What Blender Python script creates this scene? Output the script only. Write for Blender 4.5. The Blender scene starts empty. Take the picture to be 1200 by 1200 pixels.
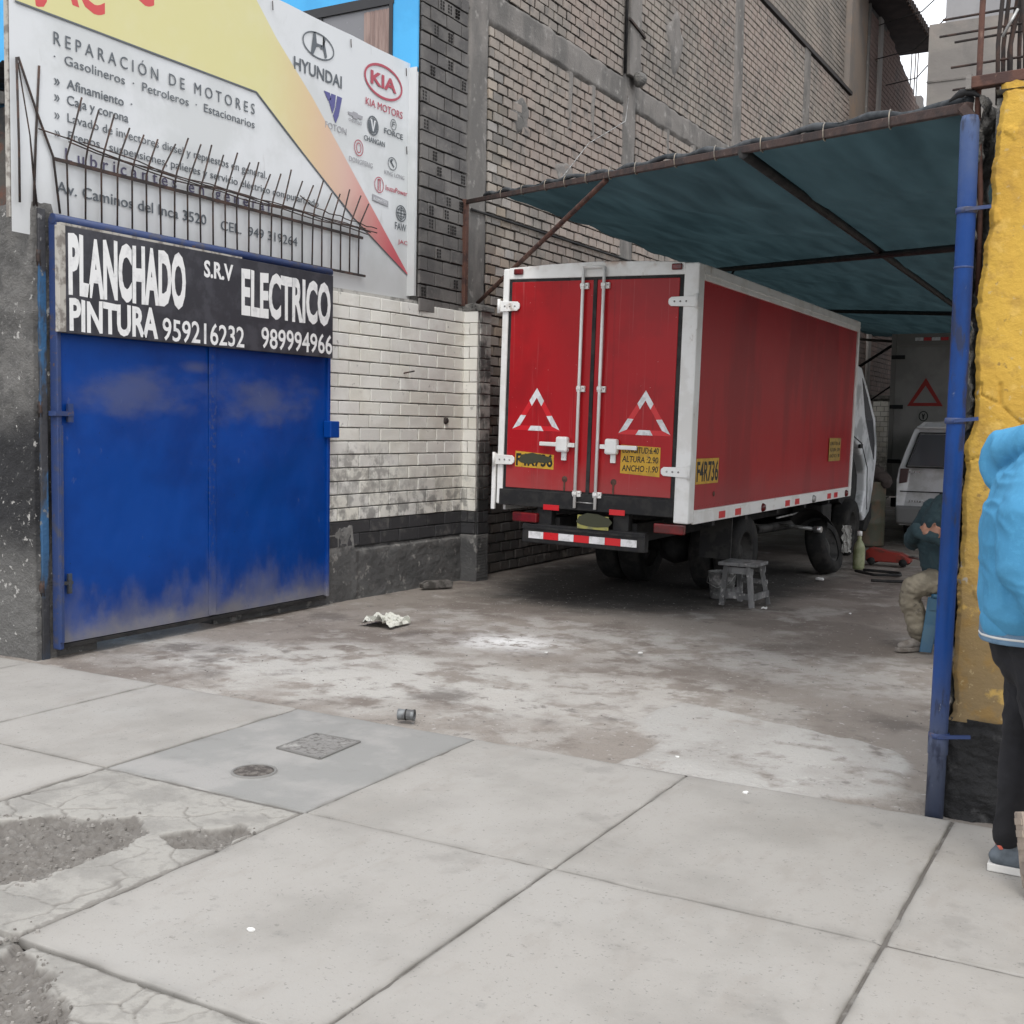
import bpy, bmesh, math, random
import numpy as np
from mathutils import Vector, Matrix, noise as mn
random.seed(7)
S = bpy.context.scene
COL = S.collection
R = math.radians
# ------------------------------------------------------------ camera
cd = bpy.data.cameras.new('camera'); cam = bpy.data.objects.new('camera', cd); COL.objects.link(cam); S.camera = cam
cd.sensor_width = 36; cd.lens = 36*1364.6/1200; cd.clip_end = 2000; cd.clip_start = .05
rgt = Vector((0.871, 0.491, 0.018)).normalized(); fwd = Vector((-0.489, 0.869, -0.074)).normalized()
rgt = (rgt - fwd*rgt.dot(fwd)).normalized(); upv = rgt.cross(fwd)
cam.matrix_world = Matrix(((rgt.x, upv.x, -fwd.x, 0), (rgt.y, upv.y, -fwd.y, 0), (rgt.z, upv.z, -fwd.z, 1.55), (0, 0, 0, 1)))
S.render.resolution_x = 1024; S.render.resolution_y = 1024
# ------------------------------------------------------------ world: overcast day
W = bpy.data.worlds.new('World'); S.world = W; W.use_nodes = True
wn = W.node_tree.nodes; wl = W.node_tree.links; wn.clear()
wo = wn.new('ShaderNodeOutputWorld'); bg = wn.new('ShaderNodeBackground'); sk = wn.new('ShaderNodeTexSky')
sk.sky_type = 'NISHITA'; sk.sun_disc = False; sk.sun_elevation = R(58); sk.sun_rotation = R(150); sk.dust_density = 4
mx = wn.new('ShaderNodeMix'); mx.data_type = 'RGBA'; mx.inputs[0].default_value = .86
wl.new(sk.outputs[0], mx.inputs[6]); mx.inputs[7].default_value = (9.6, 9.75, 10.1, 1)
wl.new(mx.outputs[2], bg.inputs[0]); bg.inputs[1].default_value = .1; wl.new(bg.outputs[0], wo.inputs[0])
sd = bpy.data.lights.new('sun', 'SUN'); sd.energy = .9; sd.angle = R(22); sd.color = (1, .97, .93)
sun = bpy.data.objects.new('sun', sd); COL.objects.link(sun)
el, az = R(58), R(150)     # az from +Y clockwise
sv = Vector((math.sin(az)*math.cos(el), math.cos(az)*math.cos(el), math.sin(el)))
sun.rotation_euler = sv.to_track_quat('Z', 'Y').to_euler()
S.view_settings.view_transform = 'Standard'; S.view_settings.look = 'None'; S.view_settings.gamma = 1
S.view_settings.exposure = .8

# ------------------------------------------------------------ materials
def mat(name, base, rough=.8, layers=(), bump=0., bscale=40., metal=0., rnd=0., coord='pos', bdist=.01, spec=.5, rough2=None, hue=0.):
    m = bpy.data.materials.new(name); m.use_nodes = True
    N = m.node_tree.nodes; L = m.node_tree.links
    b = N['Principled BSDF']
    b.inputs['Metallic'].default_value = metal; b.inputs['Specular IOR Level'].default_value = spec
    if coord == 'pos': P = N.new('ShaderNodeNewGeometry').outputs['Position']
    else: P = N.new('ShaderNodeTexCoord').outputs['Object']
    def val(op, a, c, clamp=False):
        n = N.new('ShaderNodeMath'); n.operation = op; n.use_clamp = clamp
        for i, v in enumerate((a, c)):
            if isinstance(v, (int, float)): n.inputs[i].default_value = v
            else: L.new(v, n.inputs[i])
        return n.outputs[0]
    def vm(op, a, c):
        n = N.new('ShaderNodeVectorMath'); n.operation = op
        for i, v in enumerate((a, c)):
            if isinstance(v, (tuple, list)): n.inputs[i].default_value = v
            elif v is not None: L.new(v, n.inputs[i])
        return n
    def nz(scale, stretch=(1, 1, 1), detail=6, rf=.6, off=0):
        v = vm('MULTIPLY', P, stretch).outputs[0]
        if off: v = vm('ADD', v, (off, off*1.7, -off)).outputs[0]
        n = N.new('ShaderNodeTexNoise'); n.inputs['Scale'].default_value = scale
        n.inputs['Detail'].default_value = detail; n.inputs['Roughness'].default_value = rf
        L.new(v, n.inputs['Vector']); return n.outputs['Fac']
    def rng(v, lo, hi):
        n = N.new('ShaderNodeMapRange'); n.interpolation_type = 'SMOOTHSTEP'
        n.inputs[1].default_value = lo; n.inputs[2].default_value = hi
        L.new(v, n.inputs[0]); return n.outputs[0]
    c = N.new('ShaderNodeRGB').outputs[0]; c.default_value = (*base, 1)
    rmix = None
    for i, l in enumerate(layers):
        k = l['k']
        if k == 'noise': f = rng(nz(l.get('s', 5), l.get('st', (1, 1, 1)), l.get('d', 6), l.get('rf', .6), off=i*3.1+.3), l.get('lo', .45), l.get('hi', .6))
        elif k == 'z':
            sp = N.new('ShaderNodeSeparateXYZ'); L.new(P, sp.inputs[0])
            z = val('ADD', sp.outputs['XYZ'.index(l.get('ax', 'Z'))], val('MULTIPLY', val('SUBTRACT', nz(l.get('s', 6), l.get('st', (1, 1, 1)), off=i*2.3), .5), l.get('amp', .2)))
            f = rng(z, l['z1'], l['z0'])
            if l['z0'] < l['z1']:
                f = val('SUBTRACT', 1, rng(z, l['z0'], l['z1']))
        elif k == 'blob':
            q = vm('DIVIDE', vm('SUBTRACT', P, tuple(l['p'])).outputs[0], tuple(l['r'])).outputs[0]
            d = vm('LENGTH', q, None).outputs['Value']
            d = val('ADD', d, val('MULTIPLY', val('SUBTRACT', nz(l.get('s', 4), l.get('st', (1, 1, 1)), off=i*1.3), .5), l.get('amp', .8)))
            f = val('SUBTRACT', 1, rng(d, l.get('in', .35), 1.))
        elif k == 'attr':
            a = N.new('ShaderNodeAttribute'); a.attribute_name = l['n']; f = a.outputs['Fac']
        if 'mask' in l:   # second noise breaking it up
            f = val('MULTIPLY', f, rng(nz(l['mask'][0], l.get('mst', (1, 1, 1)), off=i*5.7), l['mask'][1], l['mask'][2]))
        if 'a' in l: f = val('MULTIPLY', f, l['a'])
        mxx = N.new('ShaderNodeMix'); mxx.data_type = 'RGBA'
        L.new(f, mxx.inputs[0]); L.new(c, mxx.inputs[6]); mxx.inputs[7].default_value = (*l['c'], 1)
        c = mxx.outputs[2]
        if 'ro' in l:
            n = N.new('ShaderNodeMix'); n.data_type = 'FLOAT'
            L.new(f, n.inputs[0]); n.inputs[3].default_value = l['ro']
            if rmix is None: n.inputs[2].default_value = rough
            else: L.new(rmix, n.inputs[2])
            rmix = n.outputs[0]
    if rnd or hue:
        oi = N.new('ShaderNodeObjectInfo'); hs = N.new('ShaderNodeHueSaturation')
        L.new(val('ADD', 1-rnd, val('MULTIPLY', oi.outputs['Random'], 2*rnd)), hs.inputs['Value'])
        if hue: L.new(val('ADD', 1-hue, val('MULTIPLY', val('FRACT', val('MULTIPLY', oi.outputs['Random'], 7.3), 0), 2*hue)), hs.inputs['Saturation'])
        L.new(c, hs.inputs['Color']); c = hs.outputs[0]
    L.new(c, b.inputs['Base Color'])
    if rmix is None:
        rr = N.new('ShaderNodeMapRange'); rr.inputs[3].default_value = max(rough-.08, .02); rr.inputs[4].default_value = min(rough+.08, 1)
        L.new(nz(12, off=9), rr.inputs[0]); rmix = rr.outputs[0]
    L.new(rmix, b.inputs['Roughness'])
    if bump:
        bp = N.new('ShaderNodeBump'); bp.inputs['Strength'].default_value = bump; bp.inputs['Distance'].default_value = bdist
        L.new(nz(bscale, detail=8, rf=.65, off=4), bp.inputs['Height']); L.new(bp.outputs[0], b.inputs['Normal'])
    return m
def ly(k, c, **kw): return dict(k=k, c=c, **kw)
# ------------------------------------------------------------ object helpers
def rootloc(o):
    v = Vector((0, 0, 0))
    while o is not None: v += o.location; o = o.parent
    return v
def thing(name, label, cat, loc=(0, 0, 0), group=None):
    o = bpy.data.objects.new(name, None); COL.objects.link(o); o.location = loc
    o.empty_display_size = .1
    o['label'] = label; o['category'] = cat
    if group: o['group'] = group
    return o
def tag(o, label, cat, group=None):
    o['label'] = label; o['category'] = cat
    if group: o['group'] = group
    return o
def structure(o): o['kind'] = 'structure'; return o
def link(name, me, m, parent=None, label=None):
    o = bpy.data.objects.new(name, me); COL.objects.link(o)
    if m is not None and not me.materials: me.materials.append(m)
    if parent: o.parent = parent
    if label: o['label'] = label
    return o
class MB:
    def __init__(s): s.v = []; s.f = []; s.sm = []
    def add(s, vs, fs, sm=False):
        n = len(s.v); s.v += [tuple(v) for v in vs]; s.f += [tuple(i+n for i in f) for f in fs]; s.sm += [sm]*len(fs); return s
    def box(s, a, b, j=0):
        x0, y0, z0 = a; x1, y1, z1 = b
        vs = [(x, y, z) for z in (z0, z1) for y in (y0, y1) for x in (x0, x1)]
        if j: vs = [tuple(c+random.uniform(-j, j) for c in v) for v in vs]
        return s.add(vs, [(0, 2, 3, 1), (4, 5, 7, 6), (0, 1, 5, 4), (2, 6, 7, 3), (0, 4, 6, 2), (1, 3, 7, 5)])
    def bar(s, p, q, w, h=None, up=(0, 0, 1)):
        p = Vector(p); q = Vector(q); h = h or w; d = (q-p).normalized(); u = Vector(up)
        if abs(d.dot(u)) > .98: u = Vector((0, 1, 0))
        a = d.cross(u).normalized()*w/2; b = a.cross(d).normalized()*h/2
        vs = [c+x for c in (p, q) for x in (-a-b, a-b, a+b, -a+b)]
        return s.add(vs, [(0, 1, 2, 3), (7, 6, 5, 4), (0, 4, 5, 1), (1, 5, 6, 2), (2, 6, 7, 3), (3, 7, 4, 0)])
    def tube(s, pts, r, n=10, cap=True):
        pts = [Vector(p) for p in pts]; rs = r if isinstance(r, (list, tuple)) else [r]*len(pts)
        ring = []; pa = None
        for i, p in enumerate(pts):
            d = (pts[min(i+1, len(pts)-1)]-pts[max(i-1, 0)]).normalized()
            if pa is None:
                u = Vector((0, 0, 1)) if abs(d.z) < .9 else Vector((1, 0, 0)); pa = d.cross(u).normalized()
            a = (pa - d*pa.dot(d)).normalized(); b = d.cross(a); pa = a
            ring += [p+(a*math.cos(t)+b*math.sin(t))*rs[i] for t in [2*math.pi*k/n for k in range(n)]]
        fs = []
        for i in range(len(pts)-1):
            for k in range(n): fs.append((i*n+k, i*n+(k+1) % n, (i+1)*n+(k+1) % n, (i+1)*n+k))
        s.add(ring, fs, True)
        if cap:
            m = len(s.v)-len(ring); s.f.append(tuple(m+k for k in range(n))[::-1]); s.f.append(tuple(m+(len(pts)-1)*n+k for k in range(n))); s.sm += [False, False]
        return s
    def lathe(s, prof, org, axis='Z', n=28, sm=True):
        org = Vector(org); vs = []
        for (r, h) in prof:
            for k in range(n):
                t = 2*math.pi*k/n; c, d = r*math.cos(t), r*math.sin(t)
                vs.append(org+Vector((c, d, h) if axis == 'Z' else ((h, c, d) if axis == 'X' else (c, h, d))))
        fs = [(i*n+k, i*n+(k+1) % n, (i+1)*n+(k+1) % n, (i+1)*n+k) for i in range(len(prof)-1) for k in range(n)]
        return s.add(vs, fs, sm)
    def prism(s, poly, fn, d0, d1):
        """poly 2-D; fn(u,v,d)->xyz"""
        n = len(poly)
        vs = [fn(u, v, d0) for u, v in poly]+[fn(u, v, d1) for u, v in poly]
        return s.add(vs, [tuple(range(n))[::-1], tuple(range(n, 2*n))]+[(k, (k+1) % n, n+(k+1) % n, n+k) for k in range(n)])
    def build(s, name, m, parent=None, world=True, bevel=0, label=None, recalc=True, seg=2):
        me = bpy.data.meshes.new(name)
        off = rootloc(parent) if (parent is not None and world) else Vector((0, 0, 0))
        me.from_pydata([Vector(v)-off for v in s.v], [], s.f)
        for p, sm in zip(me.polygons, s.sm): p.use_smooth = sm
        if recalc:
            bm = bmesh.new(); bm.from_mesh(me)
            bmesh.ops.recalc_face_normals(bm, faces=bm.faces); bm.to_mesh(me); bm.free()
        o = link(name, me, m, parent, label)
        if bevel:
            md = o.modifiers.new('bevel', 'BEVEL'); md.width = bevel; md.segments = seg; md.limit_method = 'ANGLE'; md.angle_limit = R(40)
        return o
def grid(name, m, nu, nv, fn, parent=None, world=True, attrs=None, smooth=True):
    vs = []; at = {k: [] for k in (attrs or {})}
    off = rootloc(parent) if (parent is not None and world) else Vector((0, 0, 0))
    for j in range(nv+1):
        for i in range(nu+1):
            r = fn(i/nu, j/nv); vs.append(Vector(r[:3])-off)
            for k, ix in (attrs or {}).items(): at[k].append(r[ix])
    me = bpy.data.meshes.new(name)
    me.from_pydata(vs, [], [(j*(nu+1)+i, j*(nu+1)+i+1, (j+1)*(nu+1)+i+1, (j+1)*(nu+1)+i) for j in range(nv) for i in range(nu)])
    if smooth: me.polygons.foreach_set('use_smooth', [True]*len(me.polygons))
    for k, a in at.items():
        x = me.attributes.new(k, 'FLOAT', 'POINT'); x.data.foreach_set('value', a)
    return link(name, me, m, parent)
def fbm(x, y, z=0, o=4): return mn.fractal(Vector((x, y, z)), 1., 2., o)
def inpoly(x, y, poly):
    c = False; j = len(poly)-1
    for i in range(len(poly)):
        xi, yi = poly[i]; xj, yj = poly[j]
        if (yi > y) != (yj > y) and x < (xj-xi)*(y-yi)/(yj-yi)+xi: c = not c
        j = i
    return c
def dpoly(x, y, poly):
    """signed distance, + inside"""
    d = 1e9; j = len(poly)-1
    for i in range(len(poly)):
        ax, ay = poly[j]; bx, by = poly[i]; vx, vy = bx-ax, by-ay
        t = max(0, min(1, ((x-ax)*vx+(y-ay)*vy)/(vx*vx+vy*vy+1e-9)))
        d = min(d, math.hypot(x-ax-t*vx, y-ay-t*vy)); j = i
    return d if inpoly(x, y, poly) else -d
_caps = {}
def letters(body, m, parent, frame, u0, u1, v, cap, **k):
    """the same lettering with every character an object of its own"""
    o = text('letter', body, m, parent, frame, u0, u1, v, cap, **k)
    bm = bmesh.new(); bm.from_mesh(o.data); seen = set(); isl = []
    for f in bm.faces:
        if f in seen: continue
        st_ = [f]; seen.add(f); cur = []
        while st_:
            g = st_.pop(); cur.append(g)
            for e in g.edges:
                for h in e.link_faces:
                    if h not in seen: seen.add(h); st_.append(h)
        isl.append(cur)
    for cur in isl:
        ix = {}; vs = []; fs = []
        for f in cur:
            for v_ in f.verts:
                if v_ not in ix: ix[v_] = len(vs); vs.append(v_.co.copy())
            fs.append([ix[v_] for v_ in f.verts])
        me = bpy.data.meshes.new('letter'); me.from_pydata(vs, [], fs); link('letter', me, m, parent)
    bm.free(); me = o.data; bpy.data.objects.remove(o); bpy.data.meshes.remove(me)
def text(name, body, m, parent, frame, u0, u1, v, cap, bold=0., thick=.0012, world=True, shear=0., label=None, hand=0.):
    """lettering fitted from u0 to u1, baseline v, capital height cap; frame(u,v,d)->xyz"""
    def mk(t):
        c = bpy.data.curves.new('t', 'FONT'); c.body = t; c.size = 1; c.offset = bold; c.resolution_u = 3; c.shear = shear
        o = bpy.data.objects.new('t', c); COL.objects.link(o)
        bpy.context.view_layer.update()
        me = bpy.data.meshes.new_from_object(o.evaluated_get(bpy.context.evaluated_depsgraph_get()))
        bpy.data.objects.remove(o); return me
    if bold not in _caps:
        h = mk('H'); ys = [x.co.y for x in h.vertices]; _caps[bold] = (min(ys), max(ys)); bpy.data.meshes.remove(h)
    y0, y1 = _caps[bold]
    me = mk(body); xs = [x.co.x for x in me.vertices]; a, b = min(xs), max(xs)
    off = rootloc(parent) if world else Vector((0, 0, 0))
    bm = bmesh.new(); bm.from_mesh(me)
    bmesh.ops.dissolve_degenerate(bm, dist=1e-5, edges=bm.edges)
    ex = bmesh.ops.extrude_face_region(bm, geom=bm.faces[:])
    top = set(e for e in ex['geom'] if isinstance(e, bmesh.types.BMVert))
    for x in bm.verts:
        uu = (x.co.x-a)/(b-a); vv = (x.co.y-y0)/(y1-y0)
        if hand: vv = vv*(1+hand*math.sin(uu*23)) + hand*.5*math.sin(uu*17+1); uu += hand*.06*math.sin(vv*4+uu*31)
        x.co = Vector(frame(u0+(u1-u0)*uu, v+cap*vv, thick if x in top else .0002))-off
    bmesh.ops.recalc_face_normals(bm, faces=bm.faces)
    bm.to_mesh(me); bm.free(); me.materials.clear(); me.polygons.foreach_set('use_smooth', [False]*len(me.polygons))
    return link(name, me, m, parent, label)
def organic(name, m, chains, parent=None, voxel=.012, smooth=8, wr=0., wscale=8, label=None, dec=None, blobs=()):
    """one continuous surface: overlapping tapering limbs fused by a voxel remesh, then smoothed. chain = list of (x,y,z,r[,ry_scale])"""
    b = MB()
    for ch in chains:
        n = 14
        # resample with end caps rounded
        pts = [Vector(c[:3]) for c in ch]; rs = [c[3] for c in ch]
        P = []; Q = []
        d0 = (pts[0]-pts[1]).normalized(); d1 = (pts[-1]-pts[-2]).normalized()
        for k in (80, 55, 28): P.append(pts[0]+d0*rs[0]*math.sin(R(k))); Q.append(rs[0]*math.cos(R(k)))
        for i in range(len(pts)): P.append(pts[i]); Q.append(rs[i])
        for k in (28, 55, 80): P.append(pts[-1]+d1*rs[-1]*math.sin(R(k))); Q.append(rs[-1]*math.cos(R(k)))
        b.tube(P, Q, n)
    for (c, r) in blobs:   # ellipsoids
        prof = [(math.cos(R(t)), math.sin(R(t))) for t in range(-88, 89, 16)]
        n0 = len(b.v); b.lathe([(p, q) for p, q in prof], (0, 0, 0), 'Z', 16)
        for i in range(n0, len(b.v)): v = b.v[i]; b.v[i] = (c[0]+v[0]*r[0], c[1]+v[1]*r[1], c[2]+v[2]*r[2])
        m0 = n0; b.f.append(tuple(m0+k for k in range(16))[::-1]); b.f.append(tuple(len(b.v)-16+k for k in range(16))); b.sm += [True, True]
    o = b.build('tmp', None)
    md = o.modifiers.new('r', 'REMESH'); md.mode = 'VOXEL'; md.voxel_size = voxel
    md = o.modifiers.new('s', 'SMOOTH'); md.iterations = smooth; md.factor = .6
    bpy.context.view_layer.update()
    me = bpy.data.meshes.new_from_object(o.evaluated_get(bpy.context.evaluated_depsgraph_get()))
    bpy.data.objects.remove(o)
    off = rootloc(parent)
    nr = [v.normal.copy() for v in me.vertices]
    for v, q in zip(me.vertices, nr):
        if wr:
            c_ = v.co; n1 = mn.noise(Vector((c_.x*wscale*.7, c_.y*wscale*.7, c_.z*wscale*.9)))
            f_ = 1-abs(mn.noise(Vector((c_.x*wscale*1.3+n1*1.5, c_.y*wscale*1.3, (c_.z+.35*c_.x)*wscale*2.2+n1*2))))*2.6
            v.co += q*wr*(n1*.8+max(-.4, f_)*.55)
        v.co -= off
    me.polygons.foreach_set('use_smooth', [True]*len(me.polygons)); me.materials.clear(); me.name = name
    return link(name, me, m, parent, label)

# ------------------------------------------------------------ palette
STONE = (.40, .395, .38)
M_slab = mat('sidewalk_concrete', (.325, .311, .288), .85, [ly('noise', (.27, .258, .237), s=1.6, lo=.42, hi=.68), ly('noise', (.34, .33, .31), s=.9, lo=.5, hi=.7, a=.7), ly('noise', (.28, .262, .238), s=5, st=(1.6, .7, 1), lo=.52, hi=.7, a=.6),
    ly('noise', (.20, .193, .18), s=9, lo=.62, hi=.76, a=.55), ly('noise', (.13, .125, .12), s=75, lo=.61, hi=.70, a=.6), ly('noise', (.17, .16, .145), s=26, lo=.66, hi=.71, a=.6), ly('noise', (.20, .19, .175), s=3.3, lo=.6, hi=.72, a=.4), ly('noise', (.45, .44, .42), s=50, lo=.68, hi=.74, a=.6), ly('attr', (.12, .113, .10), n='dirt', a=.6)], bump=.35, bscale=90, bdist=.004, rnd=.035)
M_slab_d = mat('grey_slab_concrete', (.245, .243, .232), .85, [ly('noise', (.30, .292, .278), s=2.5, lo=.45, hi=.65), ly('noise', (.18, .175, .165), s=7, lo=.55, hi=.75, a=.5), ly('noise', (.12, .115, .11), s=60, lo=.64, hi=.72, a=.5), ly('attr', (.12, .113, .10), n='dirt', a=.6)], bump=.35, bscale=80, bdist=.004)
M_broken = mat('broken_concrete', (.315, .303, .277), .9, [ly('noise', (.25, .24, .22), s=4, lo=.45, hi=.65), ly('attr', (.115, .104, .093), n='pit'),
    ly('noise', (.21, .20, .183), s=22, lo=.5, hi=.62, a=.45)], bump=.6, bscale=60, bdist=.006)
M_yard = mat('yard_dirt', (.255, .226, .198), .95, [
    ly('noise', (.18, .154, .133), s=.9, lo=.44, hi=.58, d=8),
    ly('noise', (.36, .34, .312), s=1.7, lo=.53, hi=.64, a=.8, d=9, rf=.65),
    ly('blob', (.45, .435, .405), p=(-4.3, 5.8, 0), r=(2.3, 1.1, 1), s=2.0, amp=1.3, mask=(4.5, .36, .54)),
    ly('blob', (.43, .41, .38), p=(-2.9, 6.1, 0), r=(1.4, 1.0, 1), s=2.2, amp=1.5, mask=(5, .40, .56), a=.85),
    ly('blob', (.42, .405, .38), p=(-3.7, 7.7, 0), r=(2.2, 1.0, 1), s=1.8, amp=1.5, mask=(4, .42, .58), a=.7),
    ly('blob', (.38, .36, .335), p=(-1.7, 7.6, 0), r=(1.4, .9, 1), s=2.4, amp=1.3, mask=(5, .42, .58), a=.8),
    ly('noise', (.125, .108, .095), s=1.5, lo=.55, hi=.68, a=.8, d=8),
    ly('attr', (.40, .388, .365), n='patch', mask=(6, .25, .5)),
    ly('noise', (.12, .105, .093), s=7, lo=.6, hi=.7, a=.6),
    ly('blob', (.76, .76, .75), p=(-4.08, 7.25, 0), r=(.6, .5, 1), s=4, amp=.9, **{'in': .05}, mask=(12, .34, .52)),
    ly('blob', (.022, .02, .019), p=(-4.5, 11.3, 0), r=(1.9, 3.0, 1), s=2, amp=.5, a=.9, **{'in': .6}),  # oil stain enlarged to paint the truck's shadow into the ground colour
    ly('noise', (.48, .46, .44), s=26, lo=.63, hi=.69, a=.65), ly('noise', (.08, .075, .07), s=45, lo=.64, hi=.69, a=.6)], bump=.9, bscale=38, bdist=.014)
M_ground = mat('far_ground', (.2, .185, .17), .95, [ly('noise', (.15, .14, .13), s=1)], bump=.3, bscale=10)
M_asphalt = mat('asphalt', (.055, .055, .055), .9, [ly('noise', (.08, .078, .075), s=6)], bump=.5, bscale=90)
M_mortar = mat('mortar', (.14, .135, .127), .95, [ly('noise', (.085, .08, .077), s=6)], bump=.6, bscale=60)
M_conc = mat('raw_concrete', (.215, .20, .185), .9, [ly('noise', (.145, .138, .129), s=3, st=(1, 1, .4), lo=.42, hi=.6), ly('noise', (.31, .295, .275), s=8, lo=.56, hi=.7)], bump=.6, bscale=40, bdist=.012)
M_brick = mat('pale_brick', (.345, .305, .263), .92, [ly('noise', (.255, .232, .204), s=1.1, lo=.42, hi=.58), ly('noise', (.33, .275, .24), s=.7, lo=.5, hi=.62, a=.65), ly('z', (.06, .057, .055), z0=.9, z1=2.1, amp=.8, s=2, a=.85), ly('noise', (.16, .15, .14), s=9, lo=.58, hi=.72, a=.6)],  # z layer: low grime deepened to paint the shade behind the truck
    bump=.6, bscale=60, bdist=.006, rnd=.30, hue=.5)
M_brick_st = mat('pale_brick_far', (.33, .288, .25), .92, [ly('noise', (.24, .217, .192), s=1.1, lo=.42, hi=.58), ly('noise', (.33, .27, .235), s=.35, lo=.46, hi=.6, a=.8), ly('z', (.06, .057, .055), z0=.9, z1=2.1, amp=.8, s=2, a=.85), ly('noise', (.17, .16, .15), s=4.5, lo=.5, hi=.7, a=.7), ly('noise', (.36, .32, .28), s=5.3, lo=.56, hi=.7, a=.6)],  # z layer: same low grime with the truck's shade painted in
    bump=.6, bscale=60, bdist=.006)
M_brick_d = mat('dark_brick', (.15, .142, .134), .9, [ly('noise', (.10, .095, .092), s=3, lo=.42, hi=.6), ly('noise', (.2, .185, .17), s=12, lo=.56, hi=.7, a=.6)], bump=.6, bscale=50, bdist=.008, rnd=.15)
M_hole = mat('brick_hole', (.02, .018, .017), .95)
M_wbrick = mat('white_painted_brick', (.80, .79, .73), .8, [ly('noise', (.73, .715, .65), s=3), ly('z', (.25, .245, .23), z0=.70, z1=1.25, s=7, amp=.6, mask=(9, .42, .62), a=.9),
    ly('noise', (.30, .29, .27), s=14, lo=.64, hi=.74, a=.7), ly('blob', (.3, .29, .27), p=(-6.3, 8.35, 1.12), r=(.5, .75, .3), s=7, amp=1.2, mask=(12, .4, .6), a=.8)], bump=.45, bscale=45, bdist=.006, rnd=.035, hue=.25)
M_wshade = mat('shaded_white_brick', (.50, .49, .45), .85, [ly('noise', (.06, .06, .06), s=4, lo=.42, hi=.58, a=.85), ly('z', (.03, .03, .03), z0=.8, z1=1.6, amp=.7)], bump=.5, rnd=.1)  # white brick darkened in colour for the pilaster's shaded side face
M_wmortar = mat('white_painted_mortar', (.46, .45, .42), .9, [ly('noise', (.26, .255, .24), s=9, lo=.45, hi=.6), ly('z', (.07, .07, .07), z0=.68, z1=.74, amp=.08)], bump=.6, bscale=50)
M_bbrick = mat('black_painted_brick', (.045, .045, .048), .75, [ly('noise', (.12, .117, .11), s=8, lo=.52, hi=.68, a=.7)], bump=.6, bscale=45, bdist=.008, rnd=.25)
M_plinth = mat('plinth_plaster', (.20, .197, .188), .9, [ly('noise', (.07, .07, .07), s=4, lo=.46, hi=.6, a=.8), ly('z', (.08, .08, .08), z0=.34, z1=.5, amp=.25, s=8, a=.8), ly('noise', (.33, .32, .30), s=9, lo=.58, hi=.68, a=.7)], bump=.9, bscale=30, bdist=.012)
M_gate = mat('blue_gate_paint', (.0006, .050, .275), .40, [ly('noise', (.0006, .037, .215), s=1.1, st=(1, 1, 1.4), lo=.4, hi=.65),
    ly('blob', (.085, .10, .19), p=(-6.22, 5.75, 1.73), r=(.5, .8, .22), s=2.6, st=(1, 1, 2), amp=1.9, ro=.7, a=.7, **{'in': 0}),
    ly('blob', (.085, .10, .19), p=(-6.22, 7.0, 1.72), r=(.5, .8, .24), s=2.8, st=(1, 1, 2), amp=1.9, ro=.7, a=.75, **{'in': 0}),
    ly('blob', (.10, .11, .19), p=(-6.22, 6.3, 1.93), r=(.4, .22, .06), s=5, amp=.8, ro=.7, a=.6, **{'in': 0}),
    ly('z', (.16, .155, .165), z0=.06, z1=.50, s=3.6, st=(1, 1, .6), amp=.95, ro=.85, a=.55), ly('z', (.22, .21, .2), z0=.04, z1=.25, s=6, amp=.3, ro=.9, a=.7),
    ly('noise', (.14, .16, .25), s=16, st=(1, 1, .6), lo=.66, hi=.72, a=.25, ro=.7), ly('blob', (.07, .085, .16), p=(-6.2, 6.455, 1.3), r=(.3, .06, 1.2), s=14, amp=1.6, mask=(30, .52, .62), a=.5), ly('noise', (.012, .014, .03), s=45, lo=.69, hi=.72, a=.8)], bump=.12, bscale=25, bdist=.01, spec=.28)
M_gateframe = mat('dark_blue_frame', (.022, .045, .14), .5, [ly('noise', (.05, .055, .09), s=9, lo=.5, hi=.65), ly('noise', (.12, .07, .045), s=20, lo=.62, hi=.7)], bump=.3, bscale=40)
M_rustblue = mat('flaking_blue_paint', (.035, .115, .24), .7, [ly('noise', (.05, .05, .055), s=6, st=(1, 1, .3), lo=.47, hi=.56), ly('noise', (.2, .2, .2), s=18, lo=.62, hi=.67), ly('z', (.03, .03, .032), z0=.1, z1=.9, amp=.6, a=.85)], bump=.7, bscale=30, bdist=.012)
M_pipeblue = mat('blue_pipe_paint', (.001, .04, .19), .5, [ly('noise', (.002, .028, .13), s=5, st=(1, 1, .3), lo=.45, hi=.6), ly('z', (.09, .1, .125), z0=.15, z1=.75, amp=.3, a=.75), ly('z', (.10, .13, .19), z0=2.85, z1=2.3, amp=.3, s=12, a=.6), ly('noise', (.02, .025, .05), s=11, st=(1, 1, .3), lo=.55, hi=.63, a=.8), ly('noise', (.2, .22, .26), s=24, st=(1, 1, .4), lo=.69, hi=.72, a=.6)], spec=.3, bump=.15, bscale=30)
M_pillar = mat('rough_plaster', (.155, .15, .142), .95, [ly('noise', (.10, .097, .093), s=5, lo=.42, hi=.6), ly('z', (.022, .022, .024), z0=1.35, z1=1.75, amp=.35, s=3), ly('z', (.135, .132, .126), z0=.45, z1=.95, amp=.5, s=3),
    ly('noise', (.42, .41, .39), s=17, lo=.635, hi=.66), ly('noise', (.27, .265, .25), s=40, lo=.6, hi=.7, a=.6)], bump=1., bscale=55, bdist=.02)
M_signboard = mat('sign_black_paint', (.028, .028, .035), .6, [ly('noise', (.05, .05, .06), s=5)], bump=.1, bscale=20)
M_signwood = mat('sign_edge_wood', (.42, .40, .36), .8, [ly('noise', (.2, .18, .16), s=12)])
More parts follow.
